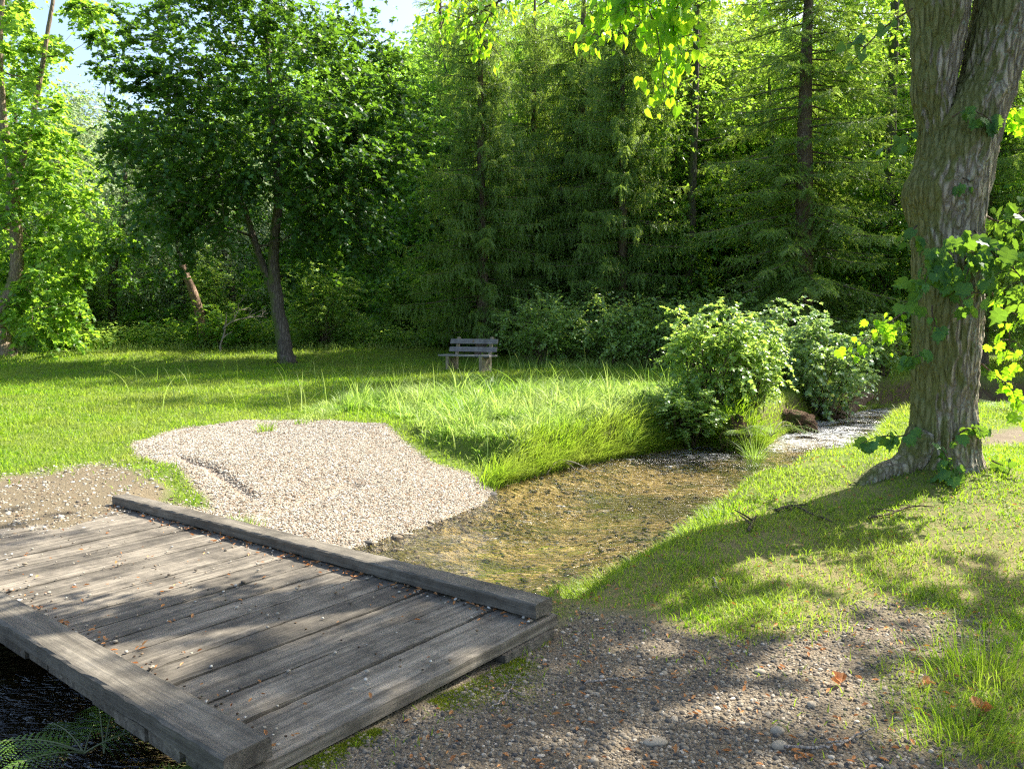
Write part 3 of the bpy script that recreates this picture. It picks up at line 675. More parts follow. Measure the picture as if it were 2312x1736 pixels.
    # leafy shoots from the trunk and hanging twigs: (start px, end px, depth, leaf size, leaves, material, template)
    def shoot(pts, n, size, mat, T, seed, spread=.10, sub=3, label=None):
        g = R_(seed); P = smooth_path(pts, 24); mb = MB(); mb.add(*[tube(P, np.linspace(.009, .003, 24), 5)[0]], *tube(P, np.linspace(.009, .003, 24), 5)[1])
        L = np.linalg.norm(np.diff(P, axis=0), axis=1).sum(); paths = [P]
        for q in range(sub):
            s = P[g.integers(5, 20)]; d = nrm(g.normal(size=3) * [1, .8, .35]) * L * g.uniform(.18, .4); e = s + d; e[2] -= .12 * L
            Q = smooth_path([s, (s + e) / 2 + [0, 0, .04 * L], e], 12); mb.add(*[tube(Q, np.linspace(.005, .002, 12), 4)[0]], *tube(Q, np.linspace(.005, .002, 12), 4)[1]); paths.append(Q)
        sh = mb.build('branch', M['twig'], root, True)
        if label: sh['label'] = label
        pos = []; ax = []
        for k in range(n):
            Q = paths[g.integers(0, len(paths))] if k % 2 else P
            i = g.integers(int(len(Q) * .15), len(Q)); d = Q[min(i + 1, len(Q) - 1)] - Q[i - 1]; d = d / (np.linalg.norm(d) + 1e-9)
            s = nrm(np.cross(d, [0, 0, 1.]) + 1e-6) * (1 if k % 2 else -1)
            pet = s * g.uniform(.4, 1) + d * g.uniform(.1, .9) + g.normal(size=3) * .4; pet[2] -= .15
            o = Q[i] + nrm(pet) * size * .5 * g.uniform(.4, 1.2) + g.normal(size=3) * spread * .3
            pos.append(o); a_ = pet * .7 + g.normal(size=3) * .25; a_[2] -= .75; ax.append(a_)
        pos = np.array(pos); ax = np.array(ax)
        nn = np.array([-.1, -.75, .55]) + g.normal(size=pos.shape) * .6
        V, F = scatter(T, pos, frames(ax, nn), (size * g.uniform(.4, 1.25, n))[:, None] * np.stack([g.uniform(.75, 1.05, n), np.ones(n), g.uniform(.3, 3.2, n)], -1)); mk('leaves', V, F, M[mat], sh)
    q = lambda x, y, dy=0: pt(x, y, Yd + dy)
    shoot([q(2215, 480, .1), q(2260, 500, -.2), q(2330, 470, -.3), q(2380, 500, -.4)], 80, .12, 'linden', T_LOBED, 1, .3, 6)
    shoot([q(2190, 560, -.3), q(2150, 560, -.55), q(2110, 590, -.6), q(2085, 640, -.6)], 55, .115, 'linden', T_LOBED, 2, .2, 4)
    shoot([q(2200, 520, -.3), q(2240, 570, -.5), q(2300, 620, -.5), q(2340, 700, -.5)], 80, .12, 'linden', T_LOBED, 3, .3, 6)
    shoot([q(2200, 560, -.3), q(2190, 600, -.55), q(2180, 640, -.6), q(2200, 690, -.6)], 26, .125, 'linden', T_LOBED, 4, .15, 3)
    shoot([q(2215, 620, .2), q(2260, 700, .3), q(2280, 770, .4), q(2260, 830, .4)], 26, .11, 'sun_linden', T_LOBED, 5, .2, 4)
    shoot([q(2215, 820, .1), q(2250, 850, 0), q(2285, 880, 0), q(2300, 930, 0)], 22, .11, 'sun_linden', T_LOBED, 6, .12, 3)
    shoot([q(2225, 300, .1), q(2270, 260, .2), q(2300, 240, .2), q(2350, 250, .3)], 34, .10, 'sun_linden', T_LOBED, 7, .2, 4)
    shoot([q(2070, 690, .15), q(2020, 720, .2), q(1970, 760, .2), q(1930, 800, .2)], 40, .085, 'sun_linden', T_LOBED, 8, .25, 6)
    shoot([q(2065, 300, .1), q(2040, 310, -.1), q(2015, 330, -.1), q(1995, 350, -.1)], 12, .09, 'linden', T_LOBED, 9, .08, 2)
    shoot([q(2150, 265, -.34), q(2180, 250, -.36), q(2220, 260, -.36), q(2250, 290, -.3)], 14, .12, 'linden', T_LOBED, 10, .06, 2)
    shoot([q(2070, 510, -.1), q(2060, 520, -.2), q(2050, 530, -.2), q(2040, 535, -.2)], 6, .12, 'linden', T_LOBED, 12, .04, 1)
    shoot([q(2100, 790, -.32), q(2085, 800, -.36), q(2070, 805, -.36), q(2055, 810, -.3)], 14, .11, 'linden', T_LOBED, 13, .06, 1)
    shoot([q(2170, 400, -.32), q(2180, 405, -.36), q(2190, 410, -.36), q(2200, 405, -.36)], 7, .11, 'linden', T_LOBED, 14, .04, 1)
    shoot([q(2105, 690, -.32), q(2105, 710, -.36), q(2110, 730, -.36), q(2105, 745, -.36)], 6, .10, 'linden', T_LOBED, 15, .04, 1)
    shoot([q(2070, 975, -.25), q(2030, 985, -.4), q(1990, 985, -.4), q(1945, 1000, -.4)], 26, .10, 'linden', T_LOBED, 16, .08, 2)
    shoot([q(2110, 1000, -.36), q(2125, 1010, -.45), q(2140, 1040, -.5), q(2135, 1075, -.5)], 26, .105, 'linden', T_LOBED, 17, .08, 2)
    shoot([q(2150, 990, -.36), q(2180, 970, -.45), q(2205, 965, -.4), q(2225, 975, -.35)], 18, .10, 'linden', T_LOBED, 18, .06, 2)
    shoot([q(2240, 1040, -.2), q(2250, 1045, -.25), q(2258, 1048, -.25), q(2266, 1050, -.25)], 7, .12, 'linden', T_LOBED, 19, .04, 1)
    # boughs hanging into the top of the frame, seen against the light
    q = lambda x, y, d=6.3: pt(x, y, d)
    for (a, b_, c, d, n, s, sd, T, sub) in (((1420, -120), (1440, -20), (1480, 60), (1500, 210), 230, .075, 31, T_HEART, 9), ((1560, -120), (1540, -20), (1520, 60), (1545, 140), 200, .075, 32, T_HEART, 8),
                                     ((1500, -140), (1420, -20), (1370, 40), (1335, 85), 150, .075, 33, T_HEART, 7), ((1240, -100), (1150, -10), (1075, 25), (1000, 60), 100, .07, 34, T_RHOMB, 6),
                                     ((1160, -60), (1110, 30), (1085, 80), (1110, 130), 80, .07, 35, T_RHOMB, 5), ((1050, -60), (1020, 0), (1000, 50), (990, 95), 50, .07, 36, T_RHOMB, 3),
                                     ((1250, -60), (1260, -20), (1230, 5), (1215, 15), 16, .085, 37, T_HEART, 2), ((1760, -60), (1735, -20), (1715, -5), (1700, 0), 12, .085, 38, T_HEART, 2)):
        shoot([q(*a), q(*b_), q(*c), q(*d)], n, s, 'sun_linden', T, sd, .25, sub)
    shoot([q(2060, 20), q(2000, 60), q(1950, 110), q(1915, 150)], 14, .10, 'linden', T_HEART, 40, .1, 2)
build_linden()

# ------------------------------------------------------------------ meadow maple
def build_maple():
    g = R_(21); B = gp(645, 820); Y = B[1]; P = lambda x, y, dy=0: pt(x, y, Y + dy) - B
    C = ellip(g, 230, P(600, 260) , (4.8, 4.2, 5.6), .35, -.75)
    ext = np.array([P(x, y, dy) for x, y, dy in [(290, 330, 0), (260, 250, 1), (340, 420, -1), (400, 480, 0), (415, 540, 0), (418, 590, 0), (330, 500, .5), (310, 560, 1), (360, 610, 1.5), (880, 430, 0), (900, 350, -1), (860, 520, 0), (800, 560, 1), (760, 500, -1.5),
                                                 (850, 610, 1), (700, 540, -1), (930, 480, 1), (500, 430, -1.5), (560, 400, -2), (650, 450, -2), (700, 420, -2), (470, 380, -2), (940, 300, 0), (250, 170, 0), (230, 90, 1), (300, 60, 0), (640, 620, .6), (880, 590, 0), (260, 30, 0), (200, 20, 1), (330, 100, -1), (380, 30, 0), (270, 120, 0), (220, 140, 1.5), (310, 200, -1), (250, 400, 1), (300, 270, 1), (900, 200, 0), (880, 130, 1), (850, 260, -1), (280, 620, 2), (260, 560, 1)]])
    C = C[C[:, 2] > 3.6]; C = np.vstack([C, ellip(g, 90, P(590, 380), (4.6, 3.8, 2.6), .3), ext])
    pz = C + B; qx = 1156 + FPX * pz[:, 0] / pz[:, 1]; qy = HZ - FPX * (pz[:, 2] - CAMZ) / pz[:, 1]; ne = len(C) - len(ext); kk = ~((np.arange(len(C)) < ne) & (qx > 535) & (qx < 665) & (qy > 430)); C = C[kk]
    Rc = np.concatenate([g.uniform(.75, 1.25, len(C) - len(ext)), g.uniform(.5, .75, len(ext))])
    tp = [(np.array([P(650, 828), P(643, 790), P(632, 720), P(620, 640), P(618, 560), P(628, 450), P(620, 330), P(610, 200), P(600, 40), P(600, -120)]), [.30, .26, .23, .21, .17, .14, .12, .09, .06, .04]),
          (np.array([P(625, 690), P(608, 640), P(590, 590), P(570, 530), P(555, 480), P(530, 430), P(480, 380), P(430, 330, -1)]), [.13, .13, .12, .11, .10, .08, .06, .04])]
    broadleaf('maple_tree', 'dark maple with two stems standing alone in the meadow left of the bench', 'tree', B, tp, C, Rc, 'maple', 'bark', .155, T_BROAD, 22, 13, 12, centre=P(600, 400), rootr=1.5, maxr=.09)
build_maple()
def build_left_tree():
    g = R_(31); B = gp(12, 803); Y = B[1]; P = lambda x, y, dy=0: pt(x, y, Y + dy) - B
    spec = [(-60, 430), (40, 470), (120, 480), (180, 500), (210, 540), (160, 570), (100, 600), (60, 650), (110, 680), (160, 690), (80, 560), (20, 620), (30, 380), (90, 400), (140, 380), (60, 300), (10, 320), (110, 300), (150, 440), (70, 730), (130, 730), (30, 700),
            (-60, 560), (-120, 480), (20, 220), (70, 180), (120, 240), (-40, 120), (20, 60), (60, 110), (-100, 250), (160, 330), (200, 440), (-20, 500), (-80, 350), (175, 630), (110, 540), (50, 20), (-60, -40), (30, -60), (180, 20), (230, 60), (140, 120), (190, 560), (60, 430), (140, 640), (120, 340)]
    C = np.array([P(x, y, g.uniform(-1.6, 1.8)) for x, y in spec] + [P(x + g.normal() * 30, y + g.normal() * 30, g.uniform(-2, 2.5)) for x, y in spec * 2])
    Rc = g.uniform(.5, .85, len(C))
    tp = [(np.array([P(12, 808), P(6, 770), P(-4, 730), P(8, 690), P(28, 650), P(38, 600), P(36, 540), P(32, 470), P(28, 400), P(5, 250), P(0, 100), P(10, -60)]), [.36, .28, .24, .24, .23, .22, .21, .2, .18, .14, .10, .06]),
          (np.array([P(2, 760), P(-25, 680), P(-30, 600), P(-10, 530), P(10, 500), P(60, 330), P(90, 180), P(110, 60), P(130, -60)]), [.18, .17, .16, .15, .13, .10, .08, .07, .05])]
    broadleaf('chestnut_tree', 'bright leafy tree with a curved pale trunk at the left edge of the meadow', 'tree', B, tp, C, Rc, 'bright', 'palebark', .19, T_BROAD, 32, 11, 11, rootr=1.4, maxr=.08, droop=.5)
build_left_tree()

# ------------------------------------------------------------------ spruces
s1 = spruce('spruce whose trunk base stands right behind the bench', onland(1088, 28.5), 41, Ht=15.5, z0=1.1, Lmax=3.4, br=.24, hang=1.0, step=.26)
s2 = spruce('tallest dark spruce trunk between the bench and the hedge, curtains of needles', onland(1312, 31), 42, Ht=17.5, z0=2.6, Lmax=4.0, br=.33, hang=1.0, step=.27)
s3 = spruce('slim spruce with sunlit needles and a pale trunk above the hedge', onland(1402, 28), 43, Ht=16.5, z0=2.4, Lmax=3.0, br=.19, hang=.9, step=.25, lod=14.5)
s4 = spruce('large open spruce with a thick grey trunk behind the streamside bushes', onland(1806, 25.5), 44, Ht=18, z0=1.5, Lmax=4.6, br=.38, hang=.5, step=.36, holes=.06)
dup(s1, onland(1205, 32.5), 2.0, 1.05, 'dark spruce half hidden between the bench spruce and the tallest spruce')
dup(s4, onland(1560, 33), 1.2, 1.1, 'spruce standing back between the hedge and the large open spruce')
dup(s2, onland(1000, 42), 4.0, 1.05, 'distant spruce rising behind the forest left of the bench')
dup(s4, onland(2010, 33), 3.1, 1.0, 'spruce seen just left of the linden trunk')
dup(s3, onland(1690, 38), 5.1, 1.15, 'far spruce behind the large open spruce')
dup(s2, onland(2280, 36), .7, 1.0, 'dark spruce at the right edge behind the linden')
dup(s1, np.array([15.5, 25.5, hz1(15.5, 25.5)]), .3, 1.0, 'spruce at the right beyond the linden stem, dark against the slope')

# ------------------------------------------------------------------ forest edge trees, built once and copied
def proto(name, label, mat, bark, H, rad, seed, zb=.2, n=90, size=.17, loc=(0, 0, 0), nt_=11, nl=10, T=T_RHOMB, Rcs=(.8, 1.3), br=.2, cat='tree', group='forest edge trees'):
    g = R_(seed); C = ellip(g, n, (0, 0, H * (.5 + zb * .5)), (rad, rad, H * (.5 - zb * .5)), .5)
    tp = [(np.array([[0, 0, -.3], [g.normal() * .2, g.normal() * .2, H * .25], [g.normal() * .4, g.normal() * .4, H * .6], [0, 0, H * .92]]), [br, br * .8, br * .5, br * .15])]
    return broadleaf(name, label, cat, loc, tp, C, g.uniform(*Rcs, n), mat, bark, size, T, seed, nt_, nl, group)
f1 = proto('forest_tree', 'dark broadleaf tree between the maple and the bench', 'forest', 'bark', 13, 3.6, 51, .02, 120, .20, onland(800, 42))
f2 = proto('forest_tree', 'broadleaf tree rising behind the bench', 'forest', 'bark', 15, 3.4, 52, .05, 120, .20, onland(1000, 39.5))
f3 = proto('willow_tree', 'silvery green tree between the left tree and the maple', 'silver', 'bark', 11.5, 3.0, 53, .03, 120, .15, onland(255, 34.5), group='silvery trees')
f4 = proto('bright_tree', 'fresh green low tree behind the slim spruce', 'bright', 'bark', 10, 3.0, 54, .0, 90, .17, onland(1520, 33))
f5 = proto('slender_tree', 'slender tall fresh green tree between the slim spruce and the open spruce', 'bright', 'bark', 20, 2.0, 57, .0, 130, .17, onland(1545, 29))
for k, (px, Y, s, rz, src, lab) in enumerate([
        (690, 44, 1.15, 1.1, f2, 'dark tree directly behind the maple trunk'), (900, 44, 1.05, 2.0, f1, 'dark tree under the patch of open sky'), (1060, 37, .95, 3.0, f1, 'dark tree behind the bench spruce'),
        (560, 44, 1.0, 4.0, f1, 'dark tree far behind the maple crown'), (1180, 40, 1.2, .5, f2, 'tree filling the gap behind the dark spruces'), (1450, 39, 1.1, 2.5, f2, 'dark tree behind the hedge and slim spruce'),
        (60, 37, 1.0, 5.0, f2, 'dark tree behind the left edge tree'), (-150, 33, 1.0, 1.7, f1, 'tree beyond the left frame edge'), (1640, 36, .9, 4.4, f1, 'dark low tree left of the open spruce trunk'),
        (1900, 34, .9, 3.6, f1, 'dark tree right of the open spruce trunk'), (2150, 30, .9, 2.2, f2, 'dark tree hidden behind the linden trunk'), (2330, 27, .8, .2, f1, 'dark tree at the right edge beyond the stream'),
        (2500, 24, .9, 1.2, f2, 'dark tree outside the right edge beyond the stream'), (1330, 42, 1.2, 3.2, f2, 'tall tree at the back behind the tallest spruce'), (1750, 42, 1.2, 5.2, f1, 'tall tree at the back behind the open spruce'),
        (2050, 42, 1.25, 4.2, f2, 'tall tree at the back left of the linden')]):
    dup(src, onland(px, Y), rz, s, lab)
for px, Y, s, rz, lab in [(400, 35.5, .85, 1.4, 'silvery tree behind the leaning broken trunk'), (530, 36, .9, 2.9, 'silvery tree showing left of the maple stems'), (150, 40, .95, 4.1, 'silvery tree with its top against the sky at left'), (330, 44, 1.0, .4, 'silvery tree at the back behind the leaning trunk')]:
    dup(f3, onland(px, Y), rz, s, lab, 'silvery trees')
for px, Y, s, rz, lab in [(1950, 27, .55, 1.4, 'fresh green low tree between open spruce and linden'), (1100, 42, 1.3, 2.9, 'fresh green tree lit behind the spruces'), (1650, 35, 1.1, .9, 'fresh green tree lit behind the open spruce'), (1230, 40, 1.45, 3.9, 'tall fresh green tree showing between the spruce trunks'), (1720, 33, 1.3, 2.2, 'tall fresh green tree right behind the open spruce trunk'), (1900, 36, 1.7, 4.9, 'tall fresh green tree filling the back between open spruce and linden'), (1560, 38, 1.7, .3, 'tall fresh green tree left of the open spruce crown')]:
    dup(f4, onland(px, Y), rz, s, lab)
# trees off to the right whose shade falls across the meadow
for x, y, s, src, rz, lab in [(13.0, 27.4, 1.2, f5, .4, 'slender tall tree on the far bank just left of the linden trunk'), (18, 33, 1.3, s3, 1.6, 'slim spruce at the far right behind the linden'),
                              (12.5, 7.2, .7, f1, 2.2, 'tree on the right bank outside the frame beside the linden'), (12.5, 2.6, .75, f2, .9, 'tree on the right bank outside the frame near the path')]:
    dup(src, np.array([x, y, hz1(x, y)]), rz, s, lab, 'tall spruces' if src is s3 else None)

# ------------------------------------------------------------------ shrubs
def shrub(name, label, loc, r, h, mat, size, n, seed, T=T_RHOMB, nt_=8, nl=9, Rcs=(.25, .45), group='shrubs', zc=.5, cat='shrub'):
    g = R_(seed); C = ellip(g, n, (0, 0, h * zc), (r[0], r[1], h * .5), .2, -.9) * g.uniform(.85, 1.22, (n, 1)); wl = ellip(g, max(6, n // 7), (0, 0, h * zc * 1.1), (r[0] * 1.3, r[1] * 1.2, h * .62), .9, -.5); C = np.vstack([C[len(wl):], wl]); C[:, 2] = np.maximum(C[:, 2], .12)
    root = thing(name, label, cat, loc, 0, group); mb = MB()
    for c in C[::2]:
        b = np.array([g.normal() * r[0] * .2, g.normal() * r[1] * .2, -.15]); m = (b + c) / 2 + g.normal(size=3) * .08; m[2] += .1 * h
        P = smooth_path([b, m, c], 10); V, F = tube(P, np.linspace(.014, .005, 10), 5, caps=False); mb.add(V, *F)
    V, F, a, b = leaves_on_clumps(g, C, g.uniform(*Rcs, n), np.array([0, 0, h * .3]), T, size, nt_, nl, .6, .25)
    sv, sf = sticks(a, b, .005, .002); mb.add(sv, *sf); mb.build('stems', M['twig'], root, True); mk('foliage', V, F, M[mat], root)
    return root
h1 = shrub('shrub', 'glossy green shrub just right of the bench', onland(1225, 25.5), (1.35, 1.0), 2.0, 'hazel', .10, 60, 61, Rcs=(.35, .55), nt_=11)
dup(h1, onland(1380, 25.5), 1.3, 1.02, 'rounded green shrub below the slim spruce'); dup(h1, onland(1490, 24.5), 2.6, .95, 'green shrub between the hedge shrubs and the streamside bush')
dup(h1, onland(1300, 27.5), 4.0, 1.15, 'taller shrub at the back between the bench and the slim spruce'); dup(h1, onland(1620, 24), 3.4, 1.05, 'green shrub behind the streamside bush')
b1 = shrub('shrub', 'light green round leaved bush leaning over the stream bend', onland(1618, 14.2), (.9, .65), 1.75, 'hazel', .08, 72, 62, T_BROAD, 10, 9, (.22, .4))
b2 = shrub('shrub', 'pale glossy leaved bush above the exposed roots by the riffle', onland(1850, 18.0) + [0, 0, .2], (1.1, .8), 1.9, 'glossy', .095, 70, 63, T_BROAD, 10, 9, (.25, .42))
dup(b2, onland(1745, 18.6), 2.0, .95, 'pale glossy bush between the round leaved bush and the riffle bush')
dup(b1, onland(1545, 13.6), 2.2, (.75, .75, .5), 'low leafy plant spilling over the bank left of the round leaved bush'); dup(b1, onland(1700, 14.6), 3.9, (.7, .6, .72), 'loose leafy bush leaning over the water right of the round leaved bush')
dup(b1, onland(1990, 21.5), 1.0, .9, 'bush on the far bank just left of the linden trunk')
shrub('shrub', 'yellow green sapling thicket at the foot of the leaning trunk', onland(500, 31), (1.6, .8), 1.5, 'bright', .13, 46, 64, nt_=9, Rcs=(.3, .5))
h5 = shrub('shrub', 'leafy undergrowth shrub right of the maple trunk', onland(730, 31.5), (1.3, .8), 3.1, 'nettle', .13, 60, 65, nt_=9, Rcs=(.4, .6))
dup(h5, onland(470, 33.5), 2., 1.05, 'leafy shrub around the dead branches'); dup(h5, onland(180, 33), 4., .95, 'leafy shrub between left tree and leaning trunk'); dup(h5, onland(905, 33.5), 1., .9, 'dark leafy shrub left of the bench')
h6 = shrub('shrub', 'yellow green maple sapling standing left of the bench spruce', onland(1015, 31), (1.0, .8), 3.4, 'bright', .14, 26, 66, nt_=9, Rcs=(.35, .55), zc=.6)

# ------------------------------------------------------------------ leaning broken trunk and dead branches
B = onland(455, 31); Pq = lambda x, y, dy=0: pt(x, y, 31 + dy)
sn = thing('broken_tree', 'broken leaning dead trunk without branches in the undergrowth', 'dead tree', B)
P = smooth_path([Pq(458, 760), Pq(448, 700), Pq(432, 650), Pq(412, 605)], 26) - B
V, F = tube(P, np.linspace(.20, .13, 26), 14, 4, .14); V[-14 * 1 - 2:-2, 2] += R_(3).uniform(-.05, .35, 14); mk('trunk', V, F, M['snagbark'], sn, True)
g = R_(8); V, F, a, b_ = leaves_on_clumps(g, np.array([Pq(447, 712) - B, Pq(455, 740) - B, Pq(436, 668) - B]), np.array([.28, .35, .2]), np.zeros(3), T_RHOMB, .09, 9, 8); mk('ivy', V, F, M['bright'], sn)
B = onland(500, 29.5); g = R_(9); db = thing('dead_tree', 'small dead tree with bare silvery branches left of the maple trunk', 'dead tree', B); mb = MB()
def fork(p, d, L, r, k):
    q = p + d * L * .5 + g.normal(size=3) * L * .08; e = p + d * L + g.normal(size=3) * L * .1
    V, F = tube(smooth_path([p, q, e], 7), np.linspace(r, r * .6, 7), 5, caps=False); mb.add(V, *F)
    if k > 0:
        for _ in range(3): dd = nrm(d + g.normal(size=3) * .55 + np.array([.25, 0, -.05])); fork(q if _ == 0 else e, dd, L * .72, r * .6, k - 1)
fork(np.array([0, 0, -.1]), nrm(A_(.05, 0, 1)), .9, .045, 1); fork(np.array([.1, 0, .9]), nrm(A_(.8, 0, .45)), .75, .035, 3)
mb.build('branches', M['deadwood'], db, True)

# ------------------------------------------------------------------ distant wood on the slope: one mass nobody could count
g = R_(71); n = 4200; X = g.uniform(-60, 62, n); Yv = g.uniform(42, 95, n)
q = X / Yv; Z = height(X, Yv) + g.uniform(.5, 12, n); lim = np.interp(q, [-.45, -.25, -.12, -.09], [.26, .32, .345, .6]); k = (Z - CAMZ) / Yv < lim; X, Yv, Z = X[k], Yv[k], Z[k]
C = np.stack([X, Yv, Z], -1); V, F, a, b_ = leaves_on_clumps(g, C, g.uniform(1.4, 2.6, len(C)), np.array([0, 40., 0]), T_RHOMB, .50, 7, 9)
tag(mk('distant_wood', V, F, M['forest']), 'dark wooded slope rising behind the forest edge trees', kind='stuff')
g = R_(72); n = 900; X = g.uniform(-40, 30, n); Yv = g.uniform(33, 44, n); Z = height(X, Yv) + g.uniform(0, 3.2, n)
C = np.stack([X, Yv, Z], -1); V, F, a, b_ = leaves_on_clumps(g, C, g.uniform(.8, 1.5, n), np.array([0, 30., 0]), T_RHOMB, .26, 7, 8)
tag(mk('forest_undergrowth', V, F, M['forest']), 'dark bushy undergrowth in the shade under the forest trees', kind='stuff')

# ------------------------------------------------------------------ grasses
def blades(g, X, Y, H, Wd, lean, segs, Z=None, hd=None, sink=.01):
    n = len(X); Z = height(X, Y) if Z is None else Z
    az = g.uniform(0, 6.283, n) if hd is None else hd; h = np.stack([np.cos(az), np.sin(az), 0 * az], -1)
    sd = g.uniform(0, 6.283, n); s = np.stack([np.cos(sd), np.sin(sd), 0 * sd], -1)
    t = np.linspace(0, 1, segs + 1); B = np.stack([X, Y, Z - sink], -1)
    up = (t[None] - .45 * np.clip(lean, 0, 2)[:, None] * t[None] ** 2.2)
    P = B[:, None] + h[:, None] * (H * lean)[:, None, None] * (t ** 1.8)[None, :, None]; P[:, :, 2] += H[:, None] * up
    w = (Wd[:, None] * (1 - t[None] ** 2 * .9))[..., None] * .5
    L = P[:, :-1] - s[:, None] * w[:, :-1]; Rr = P[:, :-1] + s[:, None] * w[:, :-1]
    V = np.concatenate([np.stack([L, Rr], 2).reshape(n, -1, 3), P[:, -1:]], 1); m = 2 * segs + 1
    Q = np.array([[2 * i, 2 * i + 1, 2 * i + 3, 2 * i + 2] for i in range(segs - 1)]).reshape(-1, 4); Tt = np.array([[2 * segs - 2, 2 * segs - 1, 2 * segs]])
    off = (np.arange(n) * m)[:, None, None]
    return V.reshape(-1, 3), [(Q[None] + off).reshape(-1, 4), (Tt[None] + off).reshape(-1, 3)] if segs > 1 else [(Tt[None] + off).reshape(-1, 3)]
def polar(g, n, r0, r1, a0=-38, a1=38, p=1.0):
    a = np.radians(g.uniform(a0, a1, n)); r = (r0 ** (2 - p) + (r1 ** (2 - p) - r0 ** (2 - p)) * g.random(n)) ** (1 / (2 - p)) if p != 2 else r0 * (r1 / r0) ** g.random(n)
    return r * np.sin(a), r * np.cos(a)
BANK = P2([(690, 955), (720, 925), (800, 908), (950, 900), (1200, 893), (1450, 893), (1560, 898)], .12) + P2([(1640, 1000), (1590, 1003), (1500, 1012), (1400, 1030), (1290, 1050), (1190, 1076), (1130, 1094)], ZW + .05) + P2([(1060, 1046)], -.3) + P2([(980, 998), (900, 964), (820, 945)], -.02)
g = R_(81)
# short turf
Xs, Ys = polar(g, 400000, 2.6, 34, p=1.8)
b, p = masks(Xs, Ys); s = sdist(Xs, Ys, STREAM); bk = sdist(Xs, Ys, BANK)
cov = fbm(Xs + 5, Ys + 9, 1.6); dr = g.random(len(Xs))
onb = BR.matrix_world.inverted(); Mi = np.array(onb); lx = Mi[0, 0] * Xs + Mi[0, 1] * Ys + Mi[0, 3]; ly = Mi[1, 0] * Xs + Mi[1, 1] * Ys + Mi[1, 3]
ond = (lx > -.02) & (ly > -.08) & (ly < W + .2) & (lx < 5.2)
thin = np.where((Ys < 10) & (Xs > 0), np.clip((cov - .30) * 4.0, .30, 1), 1)
keep = (b > .02) & (s > .04) & ~ond & (dr < thin * ss(p / .55 + .3) + .02 * (p < 0)) & (p > -.5)
Xs, Ys = Xs[keep], Ys[keep]; dist = np.hypot(Xs, Ys)
H = g.uniform(.022, .062, len(Xs)) * (1 + .07 * dist) * (.6 + .9 * fbm(Xs, Ys, .9)); Wd = .0028 + .00085 * dist
V, F = blades(g, Xs, Ys, H, Wd * g.uniform(.7, 1.3, len(Xs)), g.uniform(.2, 1.2, len(Xs)), 2)
tag(mk('meadow_grass', V, F, M['grass']), 'short sunlit meadow grass covering both banks', kind='stuff')
# long arching grass on the left bank
xmin, ymin = np.min(BANK, 0); xmax, ymax = np.max(BANK, 0)
def inbank(n, edge=-.02):
    X = g.uniform(xmin, xmax, n * 4); Y = g.uniform(ymin, ymax, n * 4); k = (sdist(X, Y, BANK) + (fbm(X, Y, 1.5) - .5) * .5 < edge) & (sdist(X, Y, STREAM) > .03); return X[k][:n], Y[k][:n]
tx, ty = inbank(760); th = g.gamma(5, .068, len(tx)) * (.5 + .5 * ss(-sdist(tx, ty, BANK) / .7)) * (.6 + .9 * fbm(tx, ty, .8)); ta = g.uniform(0, 6.28, len(tx)); tl = g.uniform(.4, 1.3, len(tx))
ti = g.integers(0, len(tx), 34000); ox = g.normal(size=34000) * .075; oy = g.normal(size=34000) * .075
X = tx[ti] + ox; Y = ty[ti] + oy; hd = np.arctan2(oy + np.sin(ta[ti]) * .06, ox + np.cos(ta[ti]) * .06) + g.normal(size=34000) * .35
H = np.clip(th[ti] * .85, .10, .8) * g.uniform(.45, 1.25, 34000); lean = tl[ti] * g.uniform(.5, 1.5, 34000)
Xb, Yb = inbank(14000); X = np.r_[X, Xb]; Y = np.r_[Y, Yb]; hd = np.r_[hd, g.uniform(0, 6.28, len(Xb))]; H = np.r_[H, g.uniform(.08, .22, len(Xb))]; lean = np.r_[lean, g.uniform(.2, 1., len(Xb))]
k = sdist(X, Y, STREAM) > .01; X, Y, H, lean, hd = X[k], Y[k], H[k], lean[k], hd[k]
V, F = blades(g, X, Y, H, (.006 + .0010 * np.hypot(X, Y)) * g.uniform(.6, 1.4, len(X)), lean, 5, hd=hd)
tag(mk('long_grass', V, F, M['longgrass']), 'long pale arching grass on the far bank of the stream', kind='stuff')
# overhanging fringe where the turf meets water
def fringe(poly, n, seed, hh=(.15, .35), off=(.02, .30)):
    g = R_(seed); P = np.asarray(poly); L = np.linalg.norm(np.diff(P, axis=0), axis=1); cs = np.concatenate([[0], np.cumsum(L)]); t = g.random(n) * cs[-1]
    x = np.interp(t, cs, P[:, 0]); y = np.interp(t, cs, P[:, 1]); x += g.normal(size=n) * .16; y += g.normal(size=n) * .16
    s = sdist(x, y, STREAM); k = (s > off[0]) & (s < off[1]); x, y, = x[k], y[k]
    e = .05; gx = sdist(x + e, y, STREAM) - sdist(x - e, y, STREAM); gy = sdist(x, y + e, STREAM) - sdist(x, y - e, STREAM)
    hd = np.arctan2(-gy, -gx) + g.normal(size=len(x)) * .8
    return blades(g, x, y, g.uniform(*hh, len(x)) * (.5 + fbm(x, y, 2)), .004 + .0006 * np.hypot(x, y), g.uniform(.2, 1.3, len(x)), 4, hd=hd)
mb = MB(); nR = 15
V, F = fringe(STREAM[:nR], 12000, 91, (.10, .26), (.03, .35)); mb.add(V, *F)
V, F = fringe(STREAM[nR + 10:nR + 18], 12000, 92, (.25, .5), (.01, .4)); mb.add(V, *F)
V, F = fringe(STREAM[nR + 4:nR + 11], 5000, 94, (.10, .22), (.01, .3)); mb.add(V, *F)
V, F = fringe(STREAM[8:14], 5000, 93, (.08, .20), (.02, .5)); mb.add(V, *F)
tag(mb.build('bank_grass', M['grass']), 'tufted grass fringing the water on both banks', kind='stuff')
